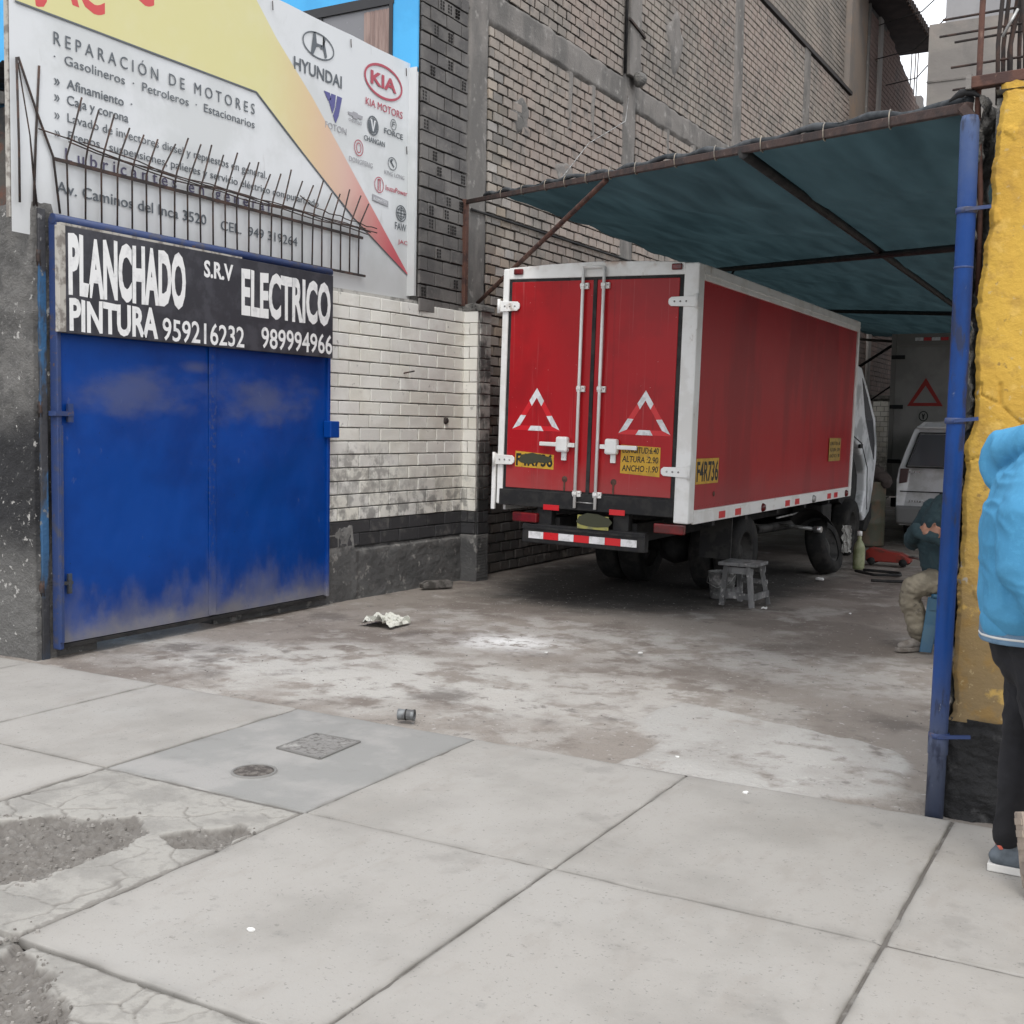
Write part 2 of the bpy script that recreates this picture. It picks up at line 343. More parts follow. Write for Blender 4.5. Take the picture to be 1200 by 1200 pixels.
M_signwhite = mat('sign_white_paint', (.78, .78, .77), .6, [ly('noise', (.62, .62, .62), s=14, lo=.5, hi=.7), ly('noise', (.1, .1, .1), s=30, lo=.71, hi=.74)])
M_white = mat('truck_white_paint', (.84, .84, .82), .4, [ly('noise', (.74, .73, .70), s=3), ly('noise', (.30, .2, .13), s=6, st=(1, 1, .5), lo=.64, hi=.72, a=.6), ly('z', (.34, .17, .08), z0=2.93, z1=2.84, s=5, st=(1, .5, 1), amp=.12, mask=(4, .52, .62), a=.8)], bump=.1, coord='obj')
M_red = mat('truck_red_paint', (.40, .006, .010), .38, [ly('noise', (.32, .006, .009), s=1.2), ly('noise', (.52, .22, .22), s=4, st=(9, 1, .16), lo=.58, hi=.74, a=.38, ro=.6), ly('noise', (.20, .008, .01), s=3, st=(8, 1, .2), lo=.56, hi=.7, a=.5), ly('z', (.33, .12, .11), z0=.98, z1=1.35, s=4, amp=.4, a=.4, ro=.7), ly('noise', (.6, .5, .5), s=50, lo=.72, hi=.74)], bump=.05, coord='obj', spec=.35)
M_redside = mat('truck_red_side_paint', (.37, .006, .010), .42, [ly('noise', (.28, .005, .008), s=1.3, st=(1, 1.8, .4)), ly('noise', (.38, .12, .11), s=5, st=(1, 3, .3), lo=.6, hi=.76, a=.25), ly('z', (.3, .12, .12), z0=.9, z1=1.3, s=3, amp=.4, a=.35, ro=.7), ly('noise', (.5, .3, .3), s=40, lo=.71, hi=.73, a=.7)], bump=.06, coord='obj', bscale=6, bdist=.01, spec=.3)
M_gasket = mat('black_rubber', (.011, .011, .012), .75, [ly('noise', (.03, .029, .027), s=9)], coord='obj')
M_chassis = mat('black_chassis', (.007, .007, .008), .7, [ly('noise', (.02, .019, .018), s=8)], bump=.2, coord='obj')
M_tyre = mat('tyre_rubber', (.009, .009, .009), .9, [ly('noise', (.025, .023, .021), s=7)], bump=.3, bscale=60)
M_rim = mat('dusty_rim', (.06, .058, .055), .7, [ly('noise', (.02, .019, .018), s=6)], metal=.3)
M_reflred = mat('reflective_red', (.62, .015, .02), .3); M_reflwhite = mat('reflective_white', (.78, .77, .78), .35, [ly('noise', (.6, .6, .6), s=20)])
M_lens = mat('red_lens', (.17, .008, .01), .25, [ly('noise', (.09, .01, .01), s=8)]); M_yel = mat('yellow_plate', (.62, .36, .03), .55, [ly('noise', (.5, .29, .03), s=9), ly('noise', (.25, .15, .05), s=22, lo=.62, hi=.7)])
M_black = mat('black_print', (.012, .012, .012), .6); M_smudge = mat('dark_smudge', (.05, .052, .03), .8)
M_steel = mat('galvanised_steel', (.45, .45, .44), .45, [ly('noise', (.25, .24, .23), s=12)], metal=.6)
M_rebar = mat('rusty_rebar', (.035, .028, .026), .85, [ly('noise', (.075, .045, .035), s=14)], bump=.3)
M_rust = mat('rusty_brown_steel', (.11, .05, .035), .8, [ly('noise', (.06, .03, .025), s=9), ly('noise', (.2, .12, .09), s=22, lo=.6, hi=.7)], bump=.4)
M_bill = mat('banner_vinyl', (.66, .68, .69), .5, [ly('noise', (.58, .6, .6), s=1.2), ly('z', (.50, .50, .49), z0=2.8, z1=3.3, amp=.4, a=.6), ly('noise', (.45, .45, .44), s=6, st=(1, 1.5, .4), lo=.62, hi=.75, a=.5)], bump=.1, bscale=6)
M_ink = mat('banner_dark_ink', (.10, .115, .13), .5); M_ink2 = mat('banner_thin_ink', (.2, .2, .22), .5); M_purple = mat('banner_purple_ink', (.10, .09, .16), .5)
M_kia = mat('banner_red_ink', (.42, .07, .10), .5); M_bred = mat('banner_bright_red', (.6, .07, .07), .5); M_bblue = mat('banner_blue_ink', (.09, .09, .26), .5); M_grey = mat('banner_grey_ink', (.33, .33, .35), .5)
M_cyan = mat('cyan_wall_paint', (.075, .43, .80), .7, [ly('noise', (.065, .38, .73), s=1.5)], bump=.1)
M_dark = mat('dark_frame', (.02, .02, .022), .5); M_glass = mat('dark_glass', (.09, .09, .10), .12, spec=.8); M_curtain = mat('curtain', (.34, .25, .22), .9, [ly('noise', (.24, .17, .15), s=7, st=(1, 5, .2))])
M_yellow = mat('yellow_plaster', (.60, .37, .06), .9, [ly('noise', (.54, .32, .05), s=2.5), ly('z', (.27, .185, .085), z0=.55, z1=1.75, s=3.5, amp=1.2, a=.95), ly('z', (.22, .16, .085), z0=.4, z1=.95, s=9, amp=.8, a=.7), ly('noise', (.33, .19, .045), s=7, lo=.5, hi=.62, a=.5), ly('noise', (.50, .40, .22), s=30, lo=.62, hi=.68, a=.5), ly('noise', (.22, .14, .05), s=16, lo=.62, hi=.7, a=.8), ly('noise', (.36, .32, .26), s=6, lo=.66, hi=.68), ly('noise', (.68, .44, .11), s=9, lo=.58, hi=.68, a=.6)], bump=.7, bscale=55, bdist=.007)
M_ybase = mat('black_base_plaster', (.022, .022, .023), .8, [ly('noise', (.10, .10, .1), s=9, lo=.58, hi=.68, a=.7)], bump=1., bscale=16, bdist=.05)
M_core = mat('broken_concrete_core', (.17, .165, .155), .95, [ly('noise', (.25, .24, .22), s=14, lo=.5, hi=.62), ly('noise', (.04, .04, .04), s=7, lo=.55, hi=.65)], bump=1., bscale=25, bdist=.04)
M_cut = mat('plaster_edge', (.38, .33, .26), .95, [ly('noise', (.25, .23, .2), s=20)], bump=.8)
M_rustd = mat('dark_rusty_steel', (.06, .036, .03), .8, [ly('noise', (.035, .024, .022), s=9), ly('noise', (.13, .09, .075), s=22, lo=.6, hi=.7)], bump=.4)
M_wood = mat('grey_painted_wood', (.20, .20, .20), .8, [ly('noise', (.10, .10, .10), s=9, st=(1, 1, .3)), ly('noise', (.35, .34, .33), s=18, lo=.58, hi=.68)], bump=.4, bscale=30)

# ============================================================ ground
gd = MB().add([(-400, -400, -.2), (400, -400, -.2), (400, 600, -.2), (-400, 600, -.2)], [(0, 1, 2, 3)]).build('ground', M_ground); structure(gd)
rd = MB().box((-60, -9.5, -.19), (60, -.56, -.13)).build('road', M_asphalt); structure(rd)
MB().add([(-60, -4.9, -.126), (60, -4.9, -.126), (60, -4.78, -.126), (-60, -4.78, -.126)], [(0, 1, 2, 3)]).build('road_line', mat('road_paint', (.7, .7, .66), .7), rd)
kb = MB().box((-60, -.56, -.18), (60, -.41, .0)).build('kerb', M_slab, bevel=.02); structure(kb)
sw = MB().box((-60, -.41, -.17), (60, 4.87, -.09)).build('sidewalk', mat('slab_bedding', (.17, .155, .14), .95, bump=.6)); structure(sw)
XS = [-10.69, -9.57, -8.45, -7.33, -6.21, -5.1, -4.05, -2.92, -1.81, -.68, .45, 1.57, 2.69, 3.81, 4.93]
YS = [-.4, .9, 2.22, 3.555, 4.865]
PIT = [[(-4.6, 2.95), (-3.9, 2.86), (-3.72, 2.98), (-3.58, 3.05), (-3.47, 3.18), (-3.30, 3.06), (-3.24, 2.9), (-3.27, 2.68), (-3.22, 2.55), (-3.30, 2.42), (-3.6, 2.35), (-4.6, 2.2)],
       [(-3.22, 3.08), (-3.14, 3.18), (-2.99, 3.30), (-2.93, 3.24), (-2.95, 3.08), (-3.06, 3.02)],
       [(-2.96, 2.30), (-2.80, 2.16), (-2.62, 2.13), (-2.55, 2.02), (-2.42, 2.0), (-2.28, 1.86), (-2.2, 1.6), (-2.6, 1.3), (-3.3, 1.5), (-3.1, 1.95), (-2.84, 2.0)]]
def broken(x, y):
    wx = x+.06*fbm(x*5, y*5, 3, 6)+.015*fbm(x*30, y*30, 3); wy = y+.06*fbm(x*5, y*5, 9, 6)+.015*fbm(x*30, y*30, 8)
    d = max(dpoly(wx, wy, p) for p in PIT)
    pit = max(0, min(1, (d+.006)/.012)); 
    z = -pit*(.014+min(.02, max(0, d)*.25)) + pit*(.016*fbm(x*9, y*9, 6)+.014*fbm(x*26, y*26, 1)+.007*fbm(x*70, y*70, 5))
    # cracks : voronoi edges, dense near the hole
    q = Vector((x*3.4+.25*fbm(x*3, y*3), y*3.4+.25*fbm(x*3, y*3, 7), .3))
    ds = mn.voronoi(q)[0]; e = ds[1]-ds[0]
    near = max(0, min(1, (d+.55)/.35))
    crack = max(0, 1-e/.022)*(1-pit)*near*(1 if fbm(x*2.2, y*2.2, 4) > -.28 else 0)
    z -= crack*.008
    z += .003*fbm(x*4, y*4, 2)
    return z, min(1, pit*.85+crack*.75)
random.seed(3)
for i in range(len(XS)-1):
    for j in range(4):
        x0, x1, y0, y1 = XS[i]+.005, XS[i+1]-.005, YS[j]+.005, YS[j+1]-.005
        if (i, j) in ((6, 2), (6, 1), (7, 1)):
            nu, nv = 190, 210
            def fn(u, v):
                x, y = x0+(x1-x0)*u, y0+(y1-y0)*v
                z, p = broken(x, y)
                e = min(x-x0, x1-x, y-y0, y1-y)
                if e < .004: z -= .02
                else:
                    ew = .016+.014*fbm(x*14, y*14, 8)
                    if e < ew: z -= .006*(1-e/ew); p = max(p, .5)
                return (x, y, z, p)
            o = grid('slab', M_broken, nu, nv, fn, sw, attrs={'pit': 3})
            o['label'] = 'cracked slab with broken holes'
        else:
            vis = 3 <= i <= 10 and j > 0
            nu = nv = 72 if vis else 6
            dz = random.uniform(-.002, .002); tx, ty = random.uniform(-.0015, .0015), random.uniform(-.0015, .0015)
            def fn(u, v):
                # finer spacing at the edges
                u = .5-.5*math.cos(math.pi*u) if vis else u; v = .5-.5*math.cos(math.pi*v) if vis else v
                x, y = x0+(x1-x0)*u, y0+(y1-y0)*v; e_ = min(x-x0, x1-x, y-y0, y1-y)
                if e_ <= 1e-5: return (x, y, -.03, 1.)
                z = dz+tx*(u-.5)+ty*(v-.5)+.0012*fbm(x*3, y*3)
                chip = .003+.022*max(0, fbm(x*5, y*5, 8)-.12)
                if e_ < chip: z -= .007*(1-e_/chip)+.001
                d = math.exp(-e_/.012)*(.55+.9*fbm(x*7, y*7, 3))+.5*math.exp(-e_/.05)*max(0, fbm(x*3, y*3, 5))
                # a hairline crack across some slabs
                if (i, j) in ((7, 2), (8, 3), (5, 2)):
                    k = abs((y-y0)-(.25+.5*(x-x0))-.09*fbm(x*4, 3+i)); d += .0 if k > .004 else .0
                return (x, y, z, max(0, min(1, d)))
            grid('slab', M_slab_d if (i, j) == (6, 3) else M_slab, nu, nv, fn, sw, attrs={'dirt': 3})
M_joint = mat('joint_dirt', (.13, .12, .108), .95, [ly('noise', (.2, .19, .175), s=9, lo=.5, hi=.6)], bump=.8, bscale=60)
for x in XS[3:12]:
    if x != -2.92: MB().box((x-.016, -.4, -.08), (x+.016, 4.86, -.0065)).build('joint', M_joint, sw)
    else: MB().box((x-.016, 2.4, -.08), (x+.016, 4.86, -.0065)).build('joint', M_joint, sw)
for y in YS[1:4]:
    MB().box((-2.2 if y < 2 else -1.9 if y == 2.22 else -10, y-.016, -.082), (5, y+.016, -.0070)).build('joint', M_joint, sw)
# the yard
PATCH = [(-2.38, 5.58), (-2.41, 5.96), (-2.35, 6.2), (-2.15, 6.16), (-1.97, 6.1), (-1.7, 6.02), (-1.41, 5.92), (-1.32, 5.93), (-1.09, 5.81), (-.95, 5.55), (-.93, 5.19), (-1.02, 4.98), (-1.18, 4.9), (-1.3, 4.7), (-2.2, 4.7), (-2.16, 4.94), (-2.12, 5.15), (-2.14, 5.31)]
P2 = [(-6.2, 4.7), (-5.3, 4.7), (-5.0, 4.92), (-5.6, 5.0), (-6.2, 5.05)]
def yard(x, y):
    d = dpoly(x+.03*fbm(x*7, y*7), y+.03*fbm(x*7, y*7, 5), PATCH)
    p = max(0, min(1, (d+.004)/.03))
    z = -.014+.007*fbm(x*1.6, y*1.6, 0, 5)+.003*fbm(x*14, y*14, 3)
    z = z*(1-p)+p*(.003+.0025*fbm(x*5, y*5, 2))
    p *= .78+.5*max(0, min(.4, fbm(x*3, y*3, 6)+.3))
    t = max(0, 1-(y-4.87)/.12); z = z*(1-t)+t*min(z, -.006)
    return z, min(1, p)
YX0, YX1, YY0, YY1 = -7.2, .6, 4.872, 12.0
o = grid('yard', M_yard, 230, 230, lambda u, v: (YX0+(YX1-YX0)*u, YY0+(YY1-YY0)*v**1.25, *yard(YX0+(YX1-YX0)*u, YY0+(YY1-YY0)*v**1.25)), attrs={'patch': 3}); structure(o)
o = MB().box((YX0, 12.0, -.1), (YX1, 34, -.014)).box((.6, 4.872, -.1), (7.2, 34, -.014)).build('yard_back', M_yard); structure(o)
YARD = bpy.data.objects['yard']
# loose stones and rubble in the holes (nobody could count them)
def pebbles(name, m, pts, label, r0, r1, parent=None):
    b = MB()
    for (x, y, z) in pts:
        r = random.uniform(r0, r1); n = random.choice((4, 5, 6)); a = random.random()*6
        h = r*random.uniform(.4, .9)
        ring = [(x+r*random.uniform(.7, 1.1)*math.cos(a+6.283*k/n), y+r*random.uniform(.7, 1.1)*math.sin(a+6.283*k/n), z-.002) for k in range(n)]
        rt = [(x+(p[0]-x)*.6, y+(p[1]-y)*.6, z+h) for p in ring]
        b.add(ring+rt, [tuple(range(n, 2*n))]+[(k, (k+1) % n, n+(k+1) % n, n+k) for k in range(n)])
    o = b.build(name, m); o['kind'] = 'stuff'; tag(o, label, 'rubble'); return o
pts = []
while len(pts) < 900:
    x, y = random.uniform(-4.05, -2.2), random.uniform(1.4, 3.4)
    if max(dpoly(x, y, p) for p in PIT) > -.03:
        pts.append((x, y, broken(x, y)[0]))
pebbles('rubble', mat('rubble_stone', (.16, .148, .134), .95, [ly('noise', (.27, .255, .235), s=9)]), pts, 'loose grit and small stones in the broken holes of the sidewalk', .003, .011)
pts = []
while len(pts) < 800:
    x, y = random.uniform(-6, -.8), 4.9+random.random()**1.3*5
    z, p = yard(x, y)
    if p < .3 or random.random() < .1: pts.append((x, y, z))
pebbles('gravel', mat('grit', (.30, .28, .26), .95, [ly('noise', (.15, .14, .13), s=3)]), pts, 'scattered grit and tiny stones over the dirt yard', .002, .008)
# ============================================================ drain covers
dc = thing('drain_cover', 'square rusted concrete drain cover set in the grey sidewalk slab', 'drain cover', (-3.48, 4.34, 0))
b = MB()
c4 = [(-3.62, 4.20), (-3.34, 4.17), (-3.36, 4.50), (-3.63, 4.50)]
for k in range(4):
    (ax, ay), (bx, by) = c4[k], c4[(k+1) % 4]; b.bar((ax, ay, .002), (bx, by, .002), .014, .008)
b.build('cover_frame', mat('cover_rim', (.17, .165, .155), .8, bump=.5), dc)
M_plate = mat('cover_concrete', (.25, .242, .23), .95, [ly('noise', (.15, .142, .132), s=34, lo=.5, hi=.6), ly('noise', (.36, .35, .33), s=12, lo=.55, hi=.7)], bump=1., bscale=45, bdist=.02)
grid('cover_plate', M_plate, 30, 30, lambda u, v: ((c4[0][0]*(1-u)+c4[1][0]*u)*(1-v)+(c4[3][0]*(1-u)+c4[2][0]*u)*v, (c4[0][1]*(1-u)+c4[1][1]*u)*(1-v)+(c4[3][1]*(1-u)+c4[2][1]*u)*v, .0045+.003*fbm(u*9, v*9)), dc)
mh = thing('utility_cover', 'small round rusty cover in the grey sidewalk slab before the square drain cover', 'utility cover', (-3.46, 3.86, 0))
MB().lathe([(.0, .007), (.075, .0075), (.085, .005), (.088, -.02)], (-3.46, 3.86, .0), n=36).build('cover_plate', mat('rust_cover', (.07, .06, .054), .9, [ly('noise', (.15, .135, .12), s=25)], bump=1., bscale=60, bdist=.01), mh)
MB().lathe([(.090, -.02), (.090, .006), (.1, .005), (.104, -.02)], (-3.46, 3.86, .0), n=36).build('cover_rim', mat('cover_rim_b', (.19, .185, .175), .8), mh)

# ============================================================ left pillar with hinge post
pl = thing('gate_pillar', 'rough grey plastered pillar with black painted lower half left of the blue gate', 'pillar', (-6.8, 5.1, 0))
def pf(u, v):
    # wrap: left side, front, right side
    x = -7.9+1.63*min(1, u/.85); y = 4.95 if u < .85 else 4.95+(u-.85)/.15*.16
    z = -.05+2.95*v; d = .018*fbm(x*7, z*7, y*7)+.006*fbm(x*25, z*25)
    if v > .985: d -= .03*(v-.985)/.015
    return (x+(d*.6 if u > .8 else 0), y-d*.6 if u < .9 else y, z+.03*fbm(x*4, 1, 0)*(v > .99))
grid('pillar_face', M_pillar, 150, 220, pf, pl)
MB().box((-7.9, 4.975, -.05), (-6.29, 5.45, 2.89), .0).build('pillar_core', M_pillar, pl)
gp = MB().box((-6.285, 4.99, -.02), (-6.255, 5.045, 2.86)).build('hinge_post', M_rustblue, pl, bevel=.004)
for z in (2.55, 1.6, .45):
    MB().tube([(-6.27, 5.0, z-.05), (-6.27, 5.0, z+.05)], .016, 10).bar((-6.30, 4.985, z), (-6.245, 4.985, z), .01, .05).build('hinge', M_rebar, pl)
# ============================================================ blue gate
gt = thing('blue_gate', 'tall blue sheet metal gate leaf standing open beside the white brick wall', 'gate', (-6.22, 5.07, 0))
def gf(u, v):
    y = 5.085+2.715*u; z = .085+2.70*v
    d = .010*fbm(y*1.3, z*1.1, 2, 3)+.003*fbm(y*5, z*4, 1)
    d += .016*math.exp(-((y-6.9)**2/.12+(z-1.2)**2/.05))-.018*math.exp(-((y-7.3)**2/.1+(z-1.0)**2/.08))-.012*math.exp(-((y-5.8)**2/.2+(z-.9)**2/.1))
    e = min(u, 1-u, v, 1-v); d *= min(1, e/.03)
    d -= 0.0
    return (-6.205+d, y, z)
grid('panel', M_gate, 140, 140, gf, gt)
MB().box((-6.245, 5.08, .08), (-6.225, 7.81, 2.78)).build('back_panel', M_gate, gt)
b = MB(); b.box((-6.2, 6.42, .09), (-6.1935, 6.49, 2.1)); b.build('centre_strip', M_gate, gt, bevel=.003)
MB().box((-6.245, 5.055, .05), (-6.175, 5.088, 2.81)).build('gate_frame', M_gateframe, gt, bevel=.006)
MB().box((-6.245, 7.80, .07), (-6.180, 7.832, 2.80)).build('gate_frame', M_gate, gt, bevel=.006)
MB().tube([(-6.2, 5.05, 2.80), (-6.2, 7.84, 2.80)], .032, 14).build('top_pipe', M_gateframe, gt)
MB().box((-6.235, 5.09, .055), (-6.19, 7.8, .078)).build('bottom_rail', M_chassis, gt)
b = MB(); b.box((-6.20, 7.76, 1.42), (-6.12, 7.88, 1.56)); b.build('latch_box', M_gate, gt, bevel=.008)
b = MB(); b.box((-6.23, 5.03, 1.56), (-6.16, 5.17, 1.59)).box((-6.185, 5.13, 1.52), (-6.165, 5.17, 1.64)); b.build('hinge', M_gateframe, gt)
b = MB(); b.box((-6.2, 5.06, .47), (-6.17, 5.16, .49)).box((-6.185, 5.12, .41), (-6.168, 5.15, .54)); b.build('hinge', M_rustblue, gt)
MB().bar((-6.165, 5.065, .1), (-6.17, 5.075, 1.5), .018, .02).build('edge_rod', M_gateframe, gt)
# ---- hand-painted sign on the gate
sg = thing('painted_sign', 'black wooden board hand lettered PLANCHADO PINTURA S.R.V ELECTRICO fixed on the blue gate', 'sign', (-6.15, 6.43, 2.1))
SY0, SY1 = 5.085, 7.79
def sfr(u, v, d):     # board is slightly skewed: top right a touch higher
    return (-6.128+d, u, v+(u-5.09)*.004)
bd = MB(); bd.prism([(SY0, 2.085), (SY1, 2.085), (SY1, 2.765), (SY0, 2.755)], lambda u, v, d: (-6.168+d, u, v), 0, .04); bd.build('board', M_signboard, sg, bevel=.003)
MB().box((-6.169, SY0-.045, 2.09), (-6.126, SY0+.004, 2.755)).build('edge_batten', M_signwood, sg, bevel=.003)
MB().box((-6.165, SY0-.03, 2.757), (-6.13, 6.7, 2.772)).build('top_batten', M_signwood, sg)
T = letters
T('PLANCHADO', M_signwhite, sg, sfr, 5.11, 6.12, 2.325, .385, bold=.045, hand=.015)
T('PINTURA', M_signwhite, sg, sfr, 5.115, 5.86, 2.10, .205, bold=.035, hand=.02)
T('959216232', M_signwhite, sg, sfr, 5.90, 6.72, 2.095, .15, bold=.012, hand=.02)
T('S.R.V', M_signwhite, sg, sfr, 6.30, 6.60, 2.575, .12, bold=.03)
T('ELECTRICO', M_signwhite, sg, sfr, 6.69, 7.755, 2.335, .345, bold=.035, hand=.012)
T('989994966', M_signwhite, sg, sfr, 6.91, 7.78, 2.105, .155, bold=.012, hand=.02)

# ============================================================ white brick wall
ww = thing('white_brick_wall', 'low wall of white painted bricks with black lower courses beside the blue gate', 'wall', (-6.3, 8.4, 0))
WA, WB = Vector((-6.345, 6.6, 0)), Vector((-6.165, 9.96, 0)); WD = (WB-WA).normalized(); WN = Vector((WD.y, -WD.x, 0)); WL = (WB-WA).length
def wfr(u, v, d): p = WA+WD*u+WN*d; return (p.x, p.y, v)
wtop = 2.72
MB().prism([(0, -.1), (WL, -.1), (WL, 2.70), (0, 2.70)], wfr, -.16, -.007).build('wall_body', M_wmortar, ww)
def brickmesh(name, l, d, h, n=5, j=.002, ch=.004):
    out = []
    for k in range(n):
        b = MB(); x = l/2; z = h/2
        # chamfered face toward +X(local d) : 8 back/front verts
        vs = [(0, -x, -z), (0, x, -z), (0, x, z), (0, -x, z), (d-ch, -x, -z), (d-ch, x, -z), (d-ch, x, z), (d-ch, -x, z),
              (d, -x+ch, -z+ch), (d, x-ch, -z+ch), (d, x-ch, z-ch), (d, -x+ch, z-ch)]
        vs = [(a+(random.uniform(-j, j) if i > 3 else 0), c+random.uniform(-j, j), e+random.uniform(-j, j)) for i, (a, c, e) in enumerate(vs)]
        b.add(vs, [(0, 4, 5, 1), (1, 5, 6, 2), (2, 6, 7, 3), (3, 7, 4, 0), (4, 8, 9, 5), (5, 9, 10, 6), (6, 10, 11, 7), (7, 11, 8, 4), (8, 11, 10, 9)])
        out.append((b.v, b.f))
    return out
class Bricks:
    """pool of bricks on a wall; the nearest become parts, the rest one joined mesh"""
    def __init__(s, parent, cap=300): s.items = []; s.parent = parent; s.cap = cap
    def field(s, fr, u0, u1, v0, v1, l, h, mo, d, m, far_m=None, skip=None, gap=0, jit=.0015, name='brick', proud=.004, run=.5, tiltn=0.):
        dirs = (Vector(fr(1, 0, 0))-Vector(fr(0, 0, 0)), Vector(fr(0, 0, 1))-Vector(fr(0, 0, 0)))
        rot = Matrix((dirs[1], dirs[0], Vector((0, 0, 1)))).transposed().to_4x4()
        var = brickmesh(name, l-mo-gap, d, h-mo); mes = []
        row = 0; v = v0
        while v+h*.6 < v1:
            hh = min(h, v1-v)
            u = u0-(l*run if row % 2 else 0)+random.uniform(-.008, .008)
            while u < u1-.02:
                a, c = max(u, u0), min(u+l, u1)
                if c-a > .045 and not (skip and skip((a+c)/2, v+hh/2)):
                    s.items.append((fr, (a+c)/2, v+hh/2, (c-a-mo)/(l-mo), (hh-mo)/(h-mo), random.randrange(len(var)), var, mes, m, far_m or m, rot, random.uniform(0, proud), random.uniform(-.006, .006), name))
                u += l
            v += h; row += 1
    def done(s, cam=Vector((0, 0, 1.55)), stuff='far_brick'):
        s.items.sort(key=lambda t: (Vector(t[0](t[1], t[2], 0))-cam).length)
        rest = {}
        for n, (fr, u, v, su, sv, k, var, mes, m, fm, rot, pr, tl, name) in enumerate(s.items):
            P = Vector(fr(u, v, pr))
            if n < s.cap:
                if not mes:
                    for q, (vs, fs) in enumerate(var):
                        me = bpy.data.meshes.new(name); me.from_pydata(vs, [], fs); me.materials.append(m); mes.append(me)
                o = link(name, mes[k], None, s.parent)
                o.matrix_local = Matrix.Translation(P-rootloc(s.parent)) @ rot @ Matrix.Rotation(tl, 4, 'X') @ Matrix.Diagonal((1, su, sv, 1))
            else:
                b = rest.setdefault(fm.name, (MB(), fm))[0]
                vs, fs = var[k]; r3 = rot.to_3x3()
                b.add([P+r3@Vector((x, y*su, z*sv)) for x, y, z in vs], fs)
        for b, fm in rest.values():
            o = b.build(stuff, fm, s.parent, recalc=False); o['kind'] = 'stuff'
B = Bricks(ww, 300)
B.field(wfr, 0.0, WL-.0, .69, wtop, .285, .1165, .012, .020, M_wbrick, jit=.002)
B.field(wfr, 1.15, WL, .46, .69, .285, .115, .010, .018, M_bbrick)
# pilaster at the end of the wall
pfr = lambda u, v, d: (-6.20+u+.0, 9.915-d, v)
pfe = lambda u, v, d: (-5.985+d, 9.915+u, v)
MB().box((-6.20, 9.92, -.1), (-5.99, 10.13, 2.66)).build('pilaster_core', M_wmortar, ww)
B.field(pfr, .012, .21, .69, 2.68, .2, .1165, .008, .016, M_wbrick)
B.field(pfe, .0, .21, .69, 2.68, .21, .1165, .012, .014, M_wshade)
B.field(pfe, .0, .21, .46, .69, .21, .115, .012, .014, M_bbrick)
B.field(pfr, .012, .21, .46, .69, .2, .115, .009, .016, M_bbrick)
B.done()
def plin(u, v):
    x = 0.0+(WL-.0)*u; z = -.08+.53*v; d = .022+.010*fbm(x*4, z*5)+.004*fbm(x*20, z*20)-(.022 if v > .97 else 0)
    if x < 1.62: z = -.08+.76*v
    if 1.62 < x < 1.70: d += .012
    return wfr(x, z+.012*fbm(x*6, 3)*v, d)
grid('plinth', M_plinth, 160, 40, plin, ww)
MB().box((-6.2, 9.89, -.1), (-5.968, 10.13, .455)).build('pilaster_base', M_plinth, ww, bevel=.006)
b = MB()
for k in range(7):
    for q in range(14): b.box((-5.969, 9.90+.03*k, .02+.03*q), (-5.961, 9.90+.03*k+.023, .02+.03*q+.022))
b.build('lattice_brick_end', M_plinth, ww)
MB().prism([(0, 0), (.34, 0), (.32, .05), (.2, .085), (.05, .06)], lambda u, v, d: (-6.23+u*.85, 9.89+d, 2.665+v), 0, .26).build('coping', M_core, ww, bevel=.012)
nl = thing('steel_bolt', 'thin dark bolt sticking out of the white painted bricks', 'bolt', (-6.2, 8.95, 2.02))
MB().tube([(-6.26, 8.93, 2.01), (-6.20, 8.93, 2.015), (-6.1, 8.96, 2.035)], .007, 8).build('shank', M_rebar, nl); MB().lathe([(0, 0), (.02, 0), (.02, .012), (0, .014)], (-6.222, 8.93, 2.012), 'X', 10).build('washer', M_rebar, nl)
kn = thing('iron_knob', 'dark iron knob stuck in the white brick wall near its end', 'knob', (-6.19, 9.62, 1.58))
MB().lathe([(.004, -.03), (.012, -.02), (.03, 0), (.034, .02), (.022, .04), (.004, .046)], (-6.18, 9.60, 1.585), 'X', 12).build('knob_head', M_rebar, kn); MB().tube([(-6.18, 9.60, 1.585), (-6.12, 9.57, 1.61)], .006, 8).build('knob_pin', M_rebar, kn)

# ============================================================ big brick building
bb = thing('brick_building', 'tall unplastered brick building with concrete columns rising behind the truck', 'building', (-6.4, 18, 0))
XF = -6.2
bfr = lambda u, v, d: (XF-.0+d, u, v)
MB().box((-12, 9.13, -.1), (XF-.02, 25.05, 8.6)).build('wall_body', M_mortar, bb)
MB().box((-12, 12.0, 8.6), (XF-.15, 25.1, 13)).build('wall_body', M_mortar, bb)
def zb(y): return 5.62                      # tie beam
cols = [(9.95, 10.33), (13.62, 14.02), (17.75, 18.15), (21.6, 22.0)]
Bk = Bricks(bb, 300)
inc = lambda y: any(a-.0 < y < c+.0 for a, c in cols)
Bk.field(bfr, 9.13, 9.95, 2.6, 7.4, .27, .128, .014, .020, M_brick_d, proud=.01)
edges = [(10.33, 13.62), (14.02, 17.75), (18.15, 21.6), (22.0, 25.02)]
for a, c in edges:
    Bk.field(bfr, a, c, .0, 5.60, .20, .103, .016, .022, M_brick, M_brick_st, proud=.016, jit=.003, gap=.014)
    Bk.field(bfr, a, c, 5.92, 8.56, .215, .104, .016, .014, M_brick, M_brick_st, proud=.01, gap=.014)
sfr2 = lambda u, v, d: (XF-.15+d, u, v)
Bk.field(sfr2, 12.0, 25.08, 8.64, 12.9, .22, .10, .016, .012, M_brick_st, M_brick_st)
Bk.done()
b = MB()
